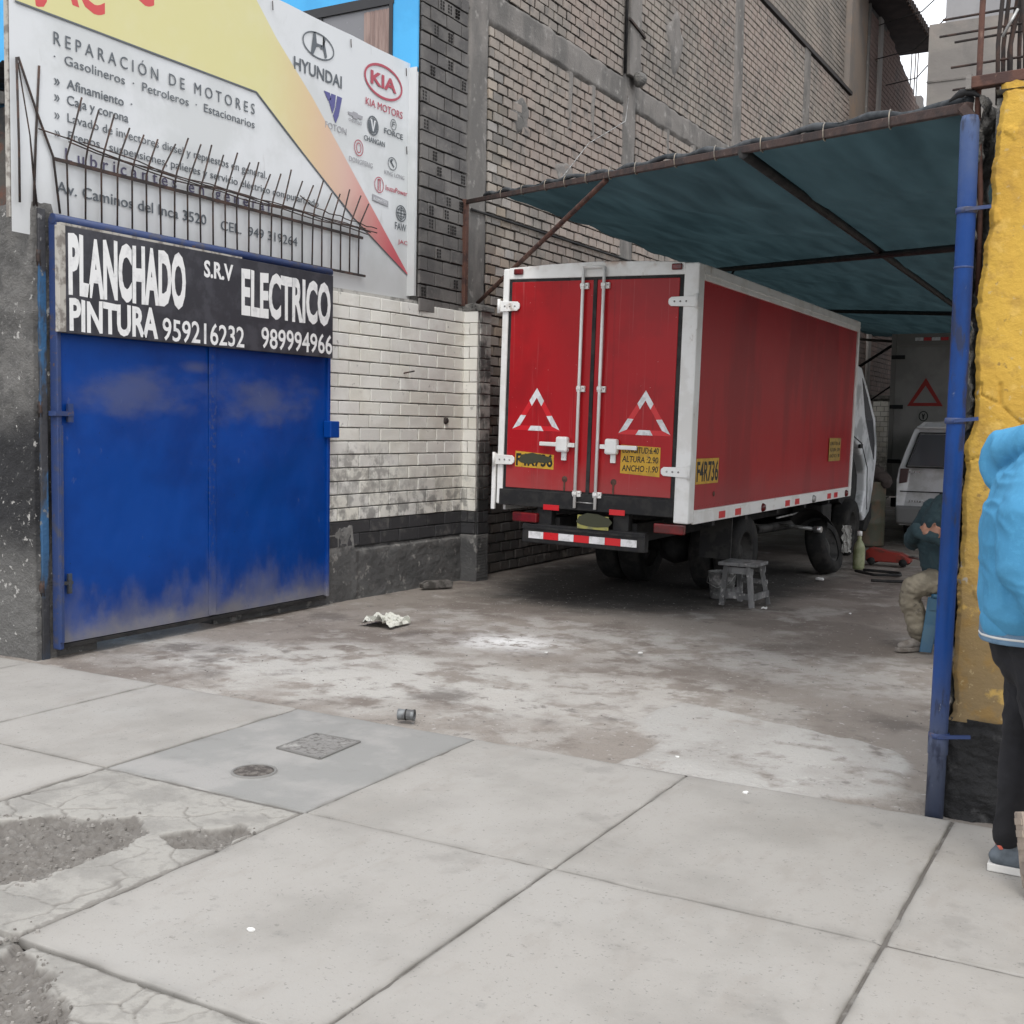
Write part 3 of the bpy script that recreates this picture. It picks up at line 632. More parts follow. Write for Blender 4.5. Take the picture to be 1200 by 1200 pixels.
for k in range(42):   # hollow brick ends: dark cell holes
    r = random.randrange(1, 37); z = 2.6+.128*r+.064; y = random.choice((9.2, 9.34, 9.47, 9.61, 9.74, 9.86))+random.uniform(-.03, .03)
    for p in (-.021, .021):
        for q in (-.03, 0, .03): b.box((XF+.012, y+p-.011, z+q-.009), (XF+.032, y+p+.011, z+q+.009))
o = b.build('brick_holes', M_hole, bb); o['kind'] = 'stuff'
for i, (a, c) in enumerate(cols):
    def cf(u, v, a=a, c=c):
        z = 8.6*v-.05; e = min(u, 1-u)
        w = .03*fbm(z*4, a, 0, 5)*(1 if e < .01 else 0)
        return (XF+.03+.008*fbm(z*3, u*3, a)-(.05 if e < .01 else 0), a+(c-a)*u+w*(1 if u > .5 else -1), z)
    grid('column', M_conc, 14, 160, cf, bb)
def bf(u, v):
    y = 9.13+16*u; z = 5.58+.36*v; e = min(v, 1-v)
    return (XF+.018+.006*fbm(y*3, z*6)-(.045 if e < .03 else 0), y, z+.035*fbm(y*3.5, v*2, 0, 5)*(1 if e < .12 else 0))
grid('tie_beam', M_conc, 400, 12, bf, bb)
b = MB(); b.prism([(18.2, 8.55), (25.1, 8.55), (25.1, 8.62), (18.2, 8.62)], bfr, -.15, .05); b.build('ledge', mat('dark_ledge', (.05, .045, .045), .9), bb)
for (y, z0, z1) in ((12.15, 4.95, 5.58), (12.75, 5.0, 5.58), (15.1, 5.1, 5.6), (16.1, 5.2, 5.6)):
    n = 12
    grid('mortar_drip', M_conc, 6, 14, lambda u, v, y=y, z0=z0, z1=z1: (XF+.034+.008*math.sin(u*3.14)-(.04 if u in (0., 1.) else 0), y+(.02+.05*v)*(2*u-1)+.02*fbm(v*5, y), z0+(z1-z0)*v), bb)
for k in range(9):   # mortar smeared over the brick faces
    y0_ = random.uniform(10.5, 17); z0_ = random.uniform(3.2, 8.2); w_, h_ = random.uniform(.08, .3), random.uniform(.1, .45)
    if abs(z0_-5.75) < .4 or inc(y0_): continue
    def sm_(u, v, y0_=y0_, z0_=z0_, w_=w_, h_=h_):
        a_ = 2*math.pi*u; q_ = v*(1+.5*mn.noise(Vector((math.cos(a_)*1.5+y0_, math.sin(a_)*1.5, z0_))))
        return (XF+.034-.03*(1 if v > .99 else 0)-.004*v+.004*fbm(u*6, v*6, y0_), y0_+w_*q_*math.cos(a_), z0_+h_*q_*math.sin(a_))
    grid('mortar_smear', M_conc, 28, 6, sm_, bb)
# upper column pieces and formwork ties near the pilaster column
b = MB(); b.box((XF+.02, 13.66, 5.95), (XF+.09, 14.0, 8.6)); b.build('upper_column', M_conc, bb, bevel=.01)
for z in (6.55, 7.35): MB().bar((XF+.10, 13.58, z+.05), (XF+.10, 14.08, z-.04), .03, .03).build('formwork_tie', M_rebar, bb)
MB().lathe([(.0, .0), (.09, .0), (.1, .06), (.06, .12), (0, .14)], (XF+.09, 13.86, 5.93), 'X', 10).build('concrete_lump', M_core, bb)
MB().tube([(XF+.05, 13.62, 8.5), (XF+.05, 13.6, 5.95)], .02, 6).build('cable', M_chassis, bb)
b = MB().tube([(XF+.04, 13.75, 5.72), (XF+.25, 13.2, 5.25), (XF+.1, 12.5, 4.85), (XF+.3, 11.4, 4.2), (XF+.2, 10.6, 3.9)], .006, 6); b.build('loose_wire', M_steel, bb)
# next buildings along the same side
tb = thing('tan_plaster_building', 'narrow tan plastered wall section beyond the brick building under a dark eave', 'building', (-6.5, 25.8, 0))
MB().box((-12, 25.12, -.1), (XF-.03, 26.55, 13)).build('wall', mat('tan_plaster', (.30, .245, .2), .9, [ly('noise', (.25, .22, .195), s=.8), ly('noise', (.37, .26, .18), s=.5, lo=.5, hi=.6, a=.8)], bump=.3), tb)
MB().box((-9, 25.13, 7.35), (XF+.0, 26.5, 7.55)).build('sill_band', M_conc, tb)
rb = thing('red_brick_building', 'far reddish brick wall with a pale column stepping down towards the grey sky gap', 'building', (-6.5, 29, 0))
b = MB(); b.prism([(26.57, -.1), (33.6, -.1), (33.6, 10.0), (33.0, 10.5), (32.6, 10.05), (31.4, 10.35), (28.3, 10.95), (26.57, 10.9)], lambda u, v, d: (-12+d, u, v), 0, 5.77); b.build('wall', M_mortar, rb)
Br = Bricks(rb, 0)
Br.field(lambda u, v, d: (-6.23+d, u, v), 26.6, 33.55, 0, 10.9, .26, .115, .014, .01, mat('far_red_brick', (.27, .19, .165), .9, [ly('noise', (.2, .16, .145), s=.5), ly('noise', (.35, .26, .23), s=4, lo=.55, hi=.65, a=.6)], bump=.4), skip=lambda u, v: v > (10.85 if u < 28.3 else 10.95-(u-28.3)*.2))
Br.done(stuff='bricks')
MB().box((-6.4, 27.55, 0), (-6.17, 27.85, 10.9)).build('column', mat('pale_column', (.36, .34, .32), .9, bump=.4), rb)
MB().box((-6.4, 32.5, 0), (-6.17, 32.85, 10.4)).build('column', mat('pale_column_b', (.33, .31, .3), .9, bump=.4), rb)
MB().box((-6.5, 26.58, 8), (-6.19, 26.66, 10.9)).build('column', M_conc, rb)
for (y, h) in ((27.0, .5), (27.7, .9), (31.9, 1.2), (32.4, 1.3), (32.7, .9)): MB().tube([(-6.35, y, 10.2), (-6.33, y+.03, 10.8+h)], .014, 6).build('rebar', M_rebar, rb)
wp = thing('white_brick_pier', 'far white painted brick pier at the back of the yard beyond the truck cab', 'wall pier', (-6.0, 28.9, 0))
MB().box((-6.22, 28.42, -.1), (-5.84, 28.9, 2.33)).build('pier_core', M_wmortar, wp)
Bw = Bricks(wp, 300); Bw.field(lambda u, v, d: (-6.2+u, 28.42-d, v), .0, .36, .0, 2.32, .18, .12, .014, .012, M_wbrick); Bw.field(lambda u, v, d: (-5.84+d, 28.42+u, v), .0, .48, .0, 2.32, .24, .12, .014, .012, M_wbrick); Bw.done()
MB().box((-6.24, 28.38, 2.33), (-5.80, 28.94, 2.42)).build('pier_cap', M_core, wp, bevel=.01)
ev = thing('roof_eave', 'dark brown roof eave jutting out against the white sky over the brick walls', 'roof', (-6.2, 28, 10.5))
b = MB(); b.prism([(25.4, 11.05), (30.9, 11.0), (30.9, 11.15), (25.4, 11.2)], lambda u, v, d: (-9+d, u, v), 0, 3.45); b.build('soffit', mat('eave_brown', (.045, .035, .038), .8, [ly('noise', (.07, .055, .055), s=3)]), ev)
b = MB()
for k in range(23): b.box((-5.56, 25.45+.24*k, 10.98), (-5.5, 25.45+.24*k+.13, 11.17))
b.build('fascia_ribs', M_rebar, ev)

# ============================================================ blue building and shed on the left
bl = thing('blue_building', 'bright cyan painted house wall with a curtained window above the banner', 'building', (-9, 9.1, 0))
b = MB(); b.box((-16, 9.1, -.1), (-8.1, 9.122, 9)).box((-8.1, 9.1, 5.52), (-6.5, 9.122, 9)).box((-6.5, 9.1, 4.78), (-6.203, 9.122, 9)).box((-8.1, 9.1, 3.1), (-6.5, 9.122, 3.9))
b.build('wall', M_cyan, bl)
wd = MB().box((-8.1, 9.09, 5.43), (-6.47, 9.12, 5.52)).box((-6.52, 9.09, 3.9), (-6.48, 9.12, 5.43)).box((-7.35, 9.1, 3.9), (-7.32, 9.12, 5.43)).build('window', M_dark, bl)
MB().box((-8.1, 9.116, 3.9), (-6.5, 9.120, 5.43)).build('pane', mat('grey_window_glass', (.19, .19, .2), .25), wd)
grid('curtain', M_curtain, 60, 4, lambda u, v: (-6.82+.3*u, 9.108+.005*math.sin(u*38), 3.9+1.5*v), wd)
sh = thing('dark_shed', 'dark corrugated shed roof and wall behind the rough pillar', 'shed', (-8.2, 5.6, 0))
grid('roof', mat('shed_sheet', (.055, .052, .05), .8, [ly('noise', (.11, .09, .08), s=5)], bump=.3), 90, 4, lambda u, v: (-9.2+1.95*u, 5.5+1.6*v, 4.02+.22*v+.018*math.sin(u*70)), sh)
MB().box((-9.2, 5.6, 2.5), (-7.26, 7.0, 3.75)).build('wall', mat('shed_wall', (.075, .068, .06), .9, [ly('noise', (.13, .06, .04), s=3, lo=.5, hi=.6), ly('noise', (.04, .04, .04), s=6)], bump=.5), sh)
MB().bar((-9.2, 5.48, 3.82), (-7.25, 5.48, 3.78), .06, .08).build('fascia', M_conc, sh)
MB().tube([(-8.0, 5.47, 4.12), (-7.8, 5.4, 4.22), (-7.6, 5.42, 4.05), (-7.3, 5.4, 4.1)], .008, 6).build('cable', M_chassis, sh)

# ============================================================ banner
bn = thing('workshop_banner', 'large printed motor repair banner with car brand logos above the white wall', 'banner', (-6.3, 7, 2.8))
XB = -6.285
nf = lambda u, v, d: (XB+d+.006, u, v)
def bfn(u, v):
    y = 4.82+(9.10-4.82)*u+(.14-.0)*(1-v)*u*.45; z = 2.69+(4.86-2.69)*v
    return (XB+.0015*math.sin(y*5)+.002*fbm(y, z), y, z-.02*(1-v)*math.sin(u*3.14)+.012*abs(math.sin(u*15.7))*(v-.9)*(v > .9)*-10*.5)
grid('sheet', M_bill, 60, 30, bfn, bn)
MB().box((XB-.05, 4.82, 2.78), (XB-.012, 9.07, 4.84)).build('backing_frame', M_signwood, bn)
MB().box((-6.30, 9.085, 2.74), (-6.203, 9.118, 4.82)).build('edge_post', M_bill, bn)
def flat(name, polys, m, d=.0008, label=None):
    b = MB()
    for p in polys: b.prism(p, nf, 0.0002, d)
    return b.build(name, m, bn, label=label)
M_sw = mat('banner_swoosh', (.66, .62, .30), .5, [ly('z', (.66, .48, .30), ax='Y', z0=7.9, z1=7.0, amp=.05), ly('z', (.62, .42, .36), ax='Y', z0=8.3, z1=7.6, amp=.05), ly('z', (.55, .10, .12), ax='Y', z0=9.0, z1=8.0, amp=.05), ly('noise', (.72, .70, .55), s=1.1, lo=.5, hi=.8, a=.4)])
flat('swoosh', [[(4.86, 4.08), (7.02, 4.08), (7.6, 3.72), (8.25, 3.33), (9.13, 2.91), (8.3, 3.66), (7.7, 4.2), (7.25, 4.55), (6.93, 4.853), (4.86, 4.853)]], M_sw)
b = MB()
ol = [(4.86, 4.08), (7.02, 4.08), (7.6, 3.72), (8.25, 3.33), (9.13, 2.91)]
for p, q in zip(ol, ol[1:]): b.bar(nf(*p, .0012), nf(*q, .0012), .002, .012 if q != ol[-1] else .006)
b.build('outline', M_ink, bn)
TB = lambda body, m, u0, u1, v, cap, **k: text('lettering', body, m, bn, nf, u0, u1, v, cap, thick=.0016, **k)
letters('R E P A R A C I Ó N   D E   M O T O R E S', M_ink, bn, nf, 5.14, 7.0, 3.905, .078, thick=.0016)
TB('·  Gasolineros  ·  Petroleros  ·  Estacionarios', M_ink, 5.14, 7.0, 3.80, .058)
TB('»  Afinamiento  ·', M_ink, 5.14, 5.78, 3.655, .06, bold=.008)
TB('»  Caja y corona', M_ink, 5.14, 5.745, 3.555, .06, bold=.006)
TB('»  Lavado de inyectores diesel y repuestos en general.', M_ink, 5.14, 7.14, 3.445, .056)
TB('»  Frenos , suspensiones, palieres y servicio eléctrico computarizado', M_ink, 5.14, 7.78, 3.335, .054)
letters('L u b r i c a n t e s   e n   g e n e r a l', M_purple, bn, nf, 5.22, 7.17, 3.195, .082, bold=.006, thick=.0016)
TB('Av. Caminos del Inca 3520', M_ink, 5.15, 6.48, 2.985, .072, bold=.006)
TB('CEL.  949 319264', M_ink, 6.63, 7.51, 2.975, .07)
TB('JAC', M_bred, 5.0, 5.55, 4.19, .3, bold=.03); TB('JMC', M_bred, 5.45, 5.98, 4.38, .3, bold=.03); TB('DFSK', M_bred, 5.9, 6.45, 4.59, .24, bold=.03)
def ring(cu, cv, ru, rv, t, rot=0, n=40, k0=0, k1=None):
    out = []
    k1 = n if k1 is None else k1
    for k in range(k0, k1):
        a, c = 2*math.pi*k/n, 2*math.pi*(k+1)/n
        def P(t_, s): 
            x, y = (ru-s)*math.cos(t_), (rv-s)*math.sin(t_); return (cu+x*math.cos(rot)-y*math.sin(rot), cv+x*math.sin(rot)+y*math.cos(rot))
        out.append([P(a, 0), P(c, 0), P(c, t), P(a, t)])
    return out
def disc(cu, cv, ru, rv, n=28): return [[(cu+ru*math.cos(6.2832*k/n), cv+rv*math.sin(6.2832*k/n)) for k in range(n)]]
# oval H emblem and wordmark
hy = ring(7.77, 4.64, .205, .105, .012)
hy += [[(7.67, 4.555), (7.70, 4.555), (7.745, 4.63), (7.80, 4.64), (7.83, 4.66), (7.745, 4.655), (7.73, 4.74), (7.705, 4.738)], [(7.83, 4.735), (7.86, 4.72), (7.825, 4.66), (7.80, 4.65), (7.79, 4.62), (7.83, 4.63), (7.855, 4.56), (7.88, 4.58)]]
flat('oval_emblem', hy, M_ink, .0012)
letters('HYUNDAI', M_ink, bn, nf, 7.46, 8.08, 4.375, .10, bold=.015, thick=.0016)
flat('oval_emblem', ring(8.685, 4.585, .29, .15, .022), M_kia, .0012); letters('KIA', M_kia, bn, nf, 8.49, 8.88, 4.53, .115, bold=.03, thick=.0016); TB('KIA MOTORS', M_kia, 8.42, 8.98, 4.33, .062)
flat('blade_emblem', [[(7.84, 4.30), (7.92, 4.30), (7.935, 4.25), (7.90, 4.23)], [(7.94, 4.30), (8.0, 4.30), (7.985, 4.20), (7.955, 4.14), (7.91, 4.225)], [(8.02, 4.30), (8.085, 4.30), (8.04, 4.14), (8.0, 4.07), (7.965, 4.125), (8.0, 4.2)]], M_bblue, .0012)
TB('FOTON', M_grey, 7.86, 8.15, 4.005, .052)
flat('bow_emblem', [[(8.17, 4.21), (8.23, 4.21), (8.24, 4.225), (8.3, 4.225), (8.31, 4.215), (8.38, 4.215), (8.37, 4.185), (8.31, 4.185), (8.3, 4.17), (8.24, 4.17), (8.23, 4.185), (8.18, 4.185)]], M_grey, .0012); TB('CHEVROLET', M_grey, 8.18, 8.37, 4.135, .025)
flat('round_emblem', ring(8.53, 4.17, .082, .085, .013)+disc(8.53, 4.17, .062, .064), M_ink, .0012); flat('round_emblem', [[(8.49, 4.22), (8.515, 4.22), (8.53, 4.15), (8.545, 4.22), (8.57, 4.22), (8.535, 4.12), (8.525, 4.12)]], M_bill, .0018)
TB('CHANGAN', M_ink, 8.40, 8.71, 4.02, .045, bold=.008)
flat('round_emblem', ring(8.84, 4.25, .045, .05, .006), M_ink, .0012); TB('F', M_ink, 8.822, 8.862, 4.23, .045); TB('FORCE', M_ink, 8.70, 8.99, 4.145, .048, bold=.008)
flat('round_emblem', ring(8.325, 3.935, .065, .07, .007)+ring(8.325, 3.935, .035, .045, .007), M_kia, .0012); TB('DONGFENG', M_grey, 8.19, 8.53, 3.80, .04)
flat('round_emblem', ring(8.83, 3.9, .068, .058, .007)+[[(8.79, 3.92), (8.80, 3.93), (8.86, 3.88), (8.85, 3.87)], [(8.80, 3.9), (8.81, 3.94), (8.84, 3.94), (8.83, 3.925)]], M_ink, .0012); TB('KING LONG', M_grey, 8.71, 9.02, 3.79, .035)
flat('round_emblem', ring(8.63, 3.675, .07, .07, .007)+[[(8.61, 3.62), (8.62, 3.62), (8.62, 3.72), (8.61, 3.72)], [(8.64, 3.62), (8.65, 3.62), (8.65, 3.72), (8.64, 3.72)], [(8.61, 3.715), (8.65, 3.715), (8.65, 3.725), (8.61, 3.725)]], M_kia, .0012); TB('IsuzuPower', M_kia, 8.73, 9.07, 3.65, .045)
flat('label_bar', [[(8.53, 3.58), (8.77, 3.555), (8.77, 3.505), (8.53, 3.525)]], M_grey, .0012); TB('KOMATSU', M_bill, 8.55, 8.75, 3.53, .024)
flat('round_emblem', ring(8.975, 3.48, .082, .075, .010)+ring(8.975, 3.48, .055, .055, .008)+[[(8.9, 3.475), (9.05, 3.475), (9.05, 3.485), (8.9, 3.485)], [(8.97, 3.42), (8.98, 3.42), (8.98, 3.54), (8.97, 3.54)], [(8.92, 3.45), (9.03, 3.45), (9.03, 3.457), (8.92, 3.457)], [(8.92, 3.505), (9.03, 3.505), (9.03, 3.512), (8.92, 3.512)]], M_ink, .0012)
TB('FAW', M_ink, 8.88, 9.06, 3.325, .065); TB('JAC', M_kia, 8.93, 9.08, 3.205, .035)
b = MB()
for (y, z) in ((7.2, 4.82), (8.2, 4.82), (9.03, 4.80), (9.05, 4.1), (9.12, 3.5), (9.14, 3.1)): b.tube([(XB+.008, y, z), (XB+.012, y, z-.07)], .004, 5)
b.build('tie', M_rebar, bn)

# ============================================================ spiked grille on top of the gate side wall
gr = thing('spiked_grille', 'bent rusty rebar grille with barbed wires above the blue gate', 'grille', (-6.26, 6.7, 2.85))
GX = -6.255
for k in range(25):
    t = k/24; y = 5.22+(8.30-5.22)*(t**.98)
    zt = 3.27-.02*t; lean = .095+random.uniform(-.02, .02); hh = .25+random.uniform(-.04, .05)+(.06 if k < 2 else 0)
    MB().tube([(GX, y, 2.84), (GX, y+random.uniform(-.01, .01), 3.22), (GX+.01, y+.015, zt+.04), (GX+.03, y+lean, zt+hh)], .0065, 6).build('spike', M_rebar, gr)
MB().bar((GX, 5.12, 3.185), (GX, 8.36, 3.165), .012, .022).build('flat_rail', M_rebar, gr)
MB().bar((GX, 5.1, 2.83), (GX, 8.4, 2.84), .012, .02).build('flat_rail', M_rebar, gr)
for dx, dz, y0, y1 in ((0, 3.295, 5.0, 8.4), (.02, 3.275, 5.2, 8.45), (.035, 3.255, 5.2, 8.38), (.05, 3.28, 5.3, 8.5), (.012, 3.32, 7.5, 8.55)):
    pts = [(GX+dx, y0+(y1-y0)*i/14, dz-.05*i/14+.008*math.sin(i*1.9+dx*90)+(.05*max(0, 1-i/3))) for i in range(15)]
    MB().tube(pts, .005, 5).build('strand', M_rebar, gr)
bars = thing('bent_rebars', 'four loose bent reinforcing bars standing by the pillar top', 'rebar', (-6.27, 5.0, 2.85))
for pts in ([(-6.27, 4.87, 3.75), (-6.27, 5.0, 3.45), (-6.27, 5.12, 3.2), (-6.26, 5.16, 2.85)], [(-6.29, 4.88, 3.72), (-6.29, 4.96, 3.3), (-6.28, 5.0, 2.87)], [(-6.28, 5.03, 3.74), (-6.28, 5.0, 3.3), (-6.27, 4.97, 2.87)], [(-6.26, 4.85, 3.74), (-6.26, 4.86, 3.2), (-6.26, 4.86, 2.87)]):
    MB().tube(pts, .008, 6).build('rebar', M_rebar, bars)

# ============================================================ box truck
tk = thing('box_truck', 'red box truck with white frame and closed rear doors parked under the shade net', 'truck', (-4.245, 8.83, 0))
tk.rotation_euler = (0, R(1.1), 0)
tb_ = lambda b, name, m, par=None, bevel=0, **k: b.build(name, m, par or tk, world=False, bevel=bevel, **k)
TL = 5.45; XR = .885; XL = -.895; ZB = .83; ZT = 2.88
bx = tb_(MB().box((XL+.03, .035, ZB+.05), (XR-.035, TL-.03, ZT-.03)), 'cargo_box', M_gasket)
# roof, slightly arched
def rf(u, v):
    x = XL-.005+(XR-XL+.01)*u; y = TL*v; return (x, y, ZT-.01+.045*math.sin(math.pi*u)**.7+.003*fbm(x*3, y*3))
grid('roof', M_white, 24, 20, rf, tk, world=False)
# frame
b = MB(); b.box((XR-.125, -.012, ZB-.03), (XR+.004, .12, ZT)); tb_(b, 'corner_post', M_white, bevel=.012)
b = MB(); b.box((XL-.004, -.012, ZB+.02), (XL+.055, .12, ZT)); tb_(b, 'corner_post', M_white, bevel=.012)
hp = [(XL+.05, 2.79), (XR-.12, 2.79), (XR-.12, 2.885), (.45, 2.905), (0, 2.915), (-.45, 2.905), (XL+.05, 2.885)]
tb_(MB().prism(hp, lambda u, v, d: (u, d, v), -.008, .12), 'header', M_white, bevel=.006)
for s, x in ((1, XR), (-1, XL)):
    b = MB(); b.box((x-.02 if s > 0 else x-.006, .12, 2.755), (x+.006 if s > 0 else x+.02, TL, ZT)); tb_(b, 'top_rail', M_white, bevel=.008)
    b = MB(); b.box((x-.014 if s > 0 else x-.012, .12, 2.80), (x+.012 if s > 0 else x+.014, TL, 2.815)); tb_(b, 'drip_bead', M_white)
    b = MB(); b.box((x-.02 if s > 0 else x-.006, .12, .79), (x+.006 if s > 0 else x+.02, TL, .885)); tb_(b, 'bottom_rail', M_white, bevel=.006)
    b = MB(); b.box((x-.02 if s > 0 else x-.01, .115, .885), (x+.01 if s > 0 else x+.02, TL, .905)); tb_(b, 'bead', M_white)
    b = MB(); b.box((x-.03 if s > 0 else x-.005, TL-.06, .79), (x+.008 if s > 0 else x+.03, TL+.01, ZT)); tb_(b, 'front_post', M_white, bevel=.01)
    sd_ = grid('side_panel', M_redside, 60, 30, lambda u, v, x=x, s=s: (x-s*.012+s*.004*fbm(u*9, v*4, 2), .122+(TL-.185)*u, .905+1.85*v), tk, world=False)
# doors
for nm, x0, x1 in (('l', XL+.085, -.035), ('r', .0, XR-.16)):
    d = tb_(MB().box((x0, -.006, 1.0), (x1, .03, 2.765)), 'rear_door', M_red, bevel=.004)
tb_(MB().box((XL+.055, .0, .97), (XR-.127, .034, 2.79)), 'door_gasket', M_gasket)
tb_(MB().box((-.034, -.010, .985), (-.001, .0, 2.775)), 'centre_gasket', M_gasket)
tb_(MB().box((XL+.03, -.02, .845), (XR-.127, .1, .985)), 'rear_sill', M_chassis, bevel=.006)
for x in (-.115, .075):
    rod = tb_(MB().tube([(x, -.045, .865), (x+.0, -.045, 2.87)], .0135, 10), 'lock_rod', M_white)
    for z in (.99, 1.87, 2.72):
        g = MB(); g.box((x-.03, -.034, z-.03), (x+.045, -.006, z+.02)).box((x-.02, -.062, z-.014), (x+.02, -.03, z+.012)); g2 = tb_(g, 'rod_bracket', M_white, rod, bevel=.004)
        tb_(MB().lathe([(0, -.004), (.006, -.003), (.006, 0)], (x+.033, -.035, z), 'Y', 8).lathe([(0, -.004), (.006, -.003), (.006, 0)], (x-.024, -.035, z), 'Y', 8), 'bolt', M_steel, rod)
tb_(MB().tube([(-.115, -.045, 2.865), (.075, -.045, 2.865)], .01, 8), 'rod_tie', M_white); tb_(MB().tube([(-.1, -.045, .915), (.06, -.045, .915)], .005, 8), 'rod_tie', M_steel)
for x, dx in ((-.255, -1), (.20, 1)):
    h = tb_(MB().box((x-.05, -.075, 1.33), (x+.06, -.008, 1.46)), 'lock_box', M_white, bevel=.018)
    xa, xb = ((x-.21, x-.03) if dx < 0 else (x+.03, x+.235))
    tb_(MB().box((xa, -.06, 1.375), (xb, -.035, 1.41)), 'lock_handle', M_white, h, bevel=.006)
    tb_(MB().box((x+dx*-.06-.04, -.05, 1.375), (x+dx*-.06+.06, -.025, 1.41)), 'lock_link', M_white, h)
    tb_(MB().box((x-.01, -.03, 1.26), (x+.035, -.008, 1.335)).lathe([(.008, -.034), (.008, -.03)], (x+.012, 0, 1.28), 'Y', 8), 'hasp', M_white, h, bevel=.006)
    tb_(MB().lathe([(0, -.014), (.02, -.01), (.028, -.006)], (x+dx*-.0+.02, .0, 1.10), 'Y', 12).box((x+.012, -.012, 1.0), (x+.028, -.006, 1.09)), 'rusty_clip', M_rust, h)
for (x, z, s) in ((XL, 2.56, -1), (XL, 1.24, -1), (XR, 2.575, 1), (XR, 1.215, 1)):
    if s < 0: pr_ = [(x-.03, -.048), (x+.15, -.040), (x+.172, -.02), (x+.175, 0), (x+.172, .02), (x+.15, .038), (x-.03, .044)]
    else: pr_ = [(x-.22, -.036), (x+.012, -.044), (x+.012, .044), (x-.22, .036), (x-.24, .02), (x-.244, 0), (x-.24, -.02)]
    hg = tb_(MB().prism(pr_, lambda u, v, d, z=z: (u, d, z+v), -.03, -.014), 'hinge', M_white, bevel=.004)
    xx = x-.025 if s < 0 else x+.0
    tb_(MB().box((xx-.012, -.03, z-.05), (xx+.012, .05, z+.05)).tube([(xx, -.035, z-.06), (xx, -.035, z+.06)], .014, 8), 'hinge_pin', M_white, hg)
    for dx in (.03, .08, .13): tb_(MB().lathe([(0, -.005), (.008, -.003), (.008, 0)], ((x+dx) if s < 0 else (x-.06-dx), -.03, z), 'Y', 8), 'bolt', M_steel, hg)
tb_(MB().box((XL-.045, -.03, .80), (XL-.012, .0, 1.25)), 'lower_hinge_rod', M_white, bevel=.005)
for x in (-.745, .70): tb_(MB().box((x-.045, -.03, 2.825), (x+.045, -.008, 2.875)), 'marker_lamp', M_lens, bevel=.01)
rf2 = lambda u, v, d: (u, -.0065-d, v)
# reflective triangles, made of alternating pieces
for cx in (-.53, .475):
    A_, Bq, Cq = (cx, 1.865), (cx-.235, 1.50), (cx+.235, 1.50)
    def lerp(p, q, t): return (p[0]+(q[0]-p[0])*t, p[1]+(q[1]-p[1])*t)
    cen = (cx, 1.50+(1.865-1.5)/3)
    w = .34; inn = lambda p: (cen[0]+(p[0]-cen[0])*(1-w), cen[1]+(p[1]-cen[1])*(1-w))
    b = MB()
    for p, q in ((A_, Bq), (Bq, Cq), (Cq, A_)): b.prism([p, q, inn(q), inn(p)], rf2, .0, .0012)
    tr = tb_(b, 'warning_triangle', M_reflred)
    for p, q, s0, s1 in ((A_, Bq, 0, .3), (A_, Bq, .64, .97), (A_, Cq, 0, .3), (A_, Cq, .64, .97), (Bq, Cq, .34, .66)):
        pi, qi = inn(p), inn(q)
        b = MB(); b.prism([lerp(p, q, s0), lerp(p, q, s1), lerp(pi, qi, min(1, max(0, (s0-.0)) if s0 else 0)), lerp(pi, qi, s1)][::1] if False else [lerp(p, q, s0), lerp(p, q, s1), lerp(pi, qi, s1 if s1 < .9 else 1.0), lerp(pi, qi, s0)], rf2, .0012, .0024)
        tb_(b, 'reflector', M_reflwhite, tr)
# plates
pt = tb_(MB().prism([(-.72, 1.185), (-.345, 1.175), (-.345, 1.30), (-.72, 1.32)], rf2, 0, .0015), 'number_plate', M_yel)
rf3 = lambda u, v, d: (u, -.0085-d, v)
letters('F4R736', M_black, pt, rf3, -.712, -.355, 1.195, .105, bold=.03, world=False)
sm = [(-.69, 1.24), (-.66, 1.29), (-.55, 1.31), (-.45, 1.29), (-.37, 1.28), (-.36, 1.25), (-.42, 1.225), (-.5, 1.23), (-.58, 1.21), (-.66, 1.22)]
tb_(MB().prism(sm, rf3, .0015, .0025), 'smudge', M_smudge, pt)
pt = tb_(MB().prism([(.275, 1.18), (.625, 1.165), (.625, 1.405), (.275, 1.415)], rf2, 0, .0015), 'size_plate', M_yel)
for i, t in enumerate(('LONGITUD:6.40', 'ALTURA :2.90', 'ANCHO :1.90')): text('lettering', t, M_black, pt, rf3, .29, .61, 1.35-.075*i, .05, bold=.012, world=False, shear=.1)
sf = lambda u, v, d: (XR-.006+d, u, v)
pt = tb_(MB().prism([(.14, 1.115), (.68, 1.115), (.68, 1.325), (.14, 1.325)], sf, 0, .003), 'number_plate', M_yel)
sf2 = lambda u, v, d: (XR-.003+d, u, v)
letters('F4R736', M_black, pt, sf2, .16, .67, 1.135, .165, bold=.02, world=False)
pt = tb_(MB().prism([(4.35, 1.23), (4.86, 1.23), (4.86, 1.49), (4.35, 1.49)], sf, 0, .003), 'size_plate', mat('old_yellow_plate', (.42, .26, .05), .6, [ly('noise', (.3, .2, .05), s=12)]))
for i, t in enumerate(('LONGITUD:6.40', 'ALTURA :2.90', 'ANCHO :1.90')): text('lettering', t, M_black, pt, sf2, 4.38, 4.83, 1.41-.07*i, .04, world=False)
b = MB()
for k in range(54):
    for z in (.93, 2.735): b.lathe([(0, .003), (.005, .002), (.006, 0)], (XR-.011, .16+.0975*k, z), 'X', 6)
o = tb_(b, 'rivets', M_redside); o['kind'] = 'stuff'
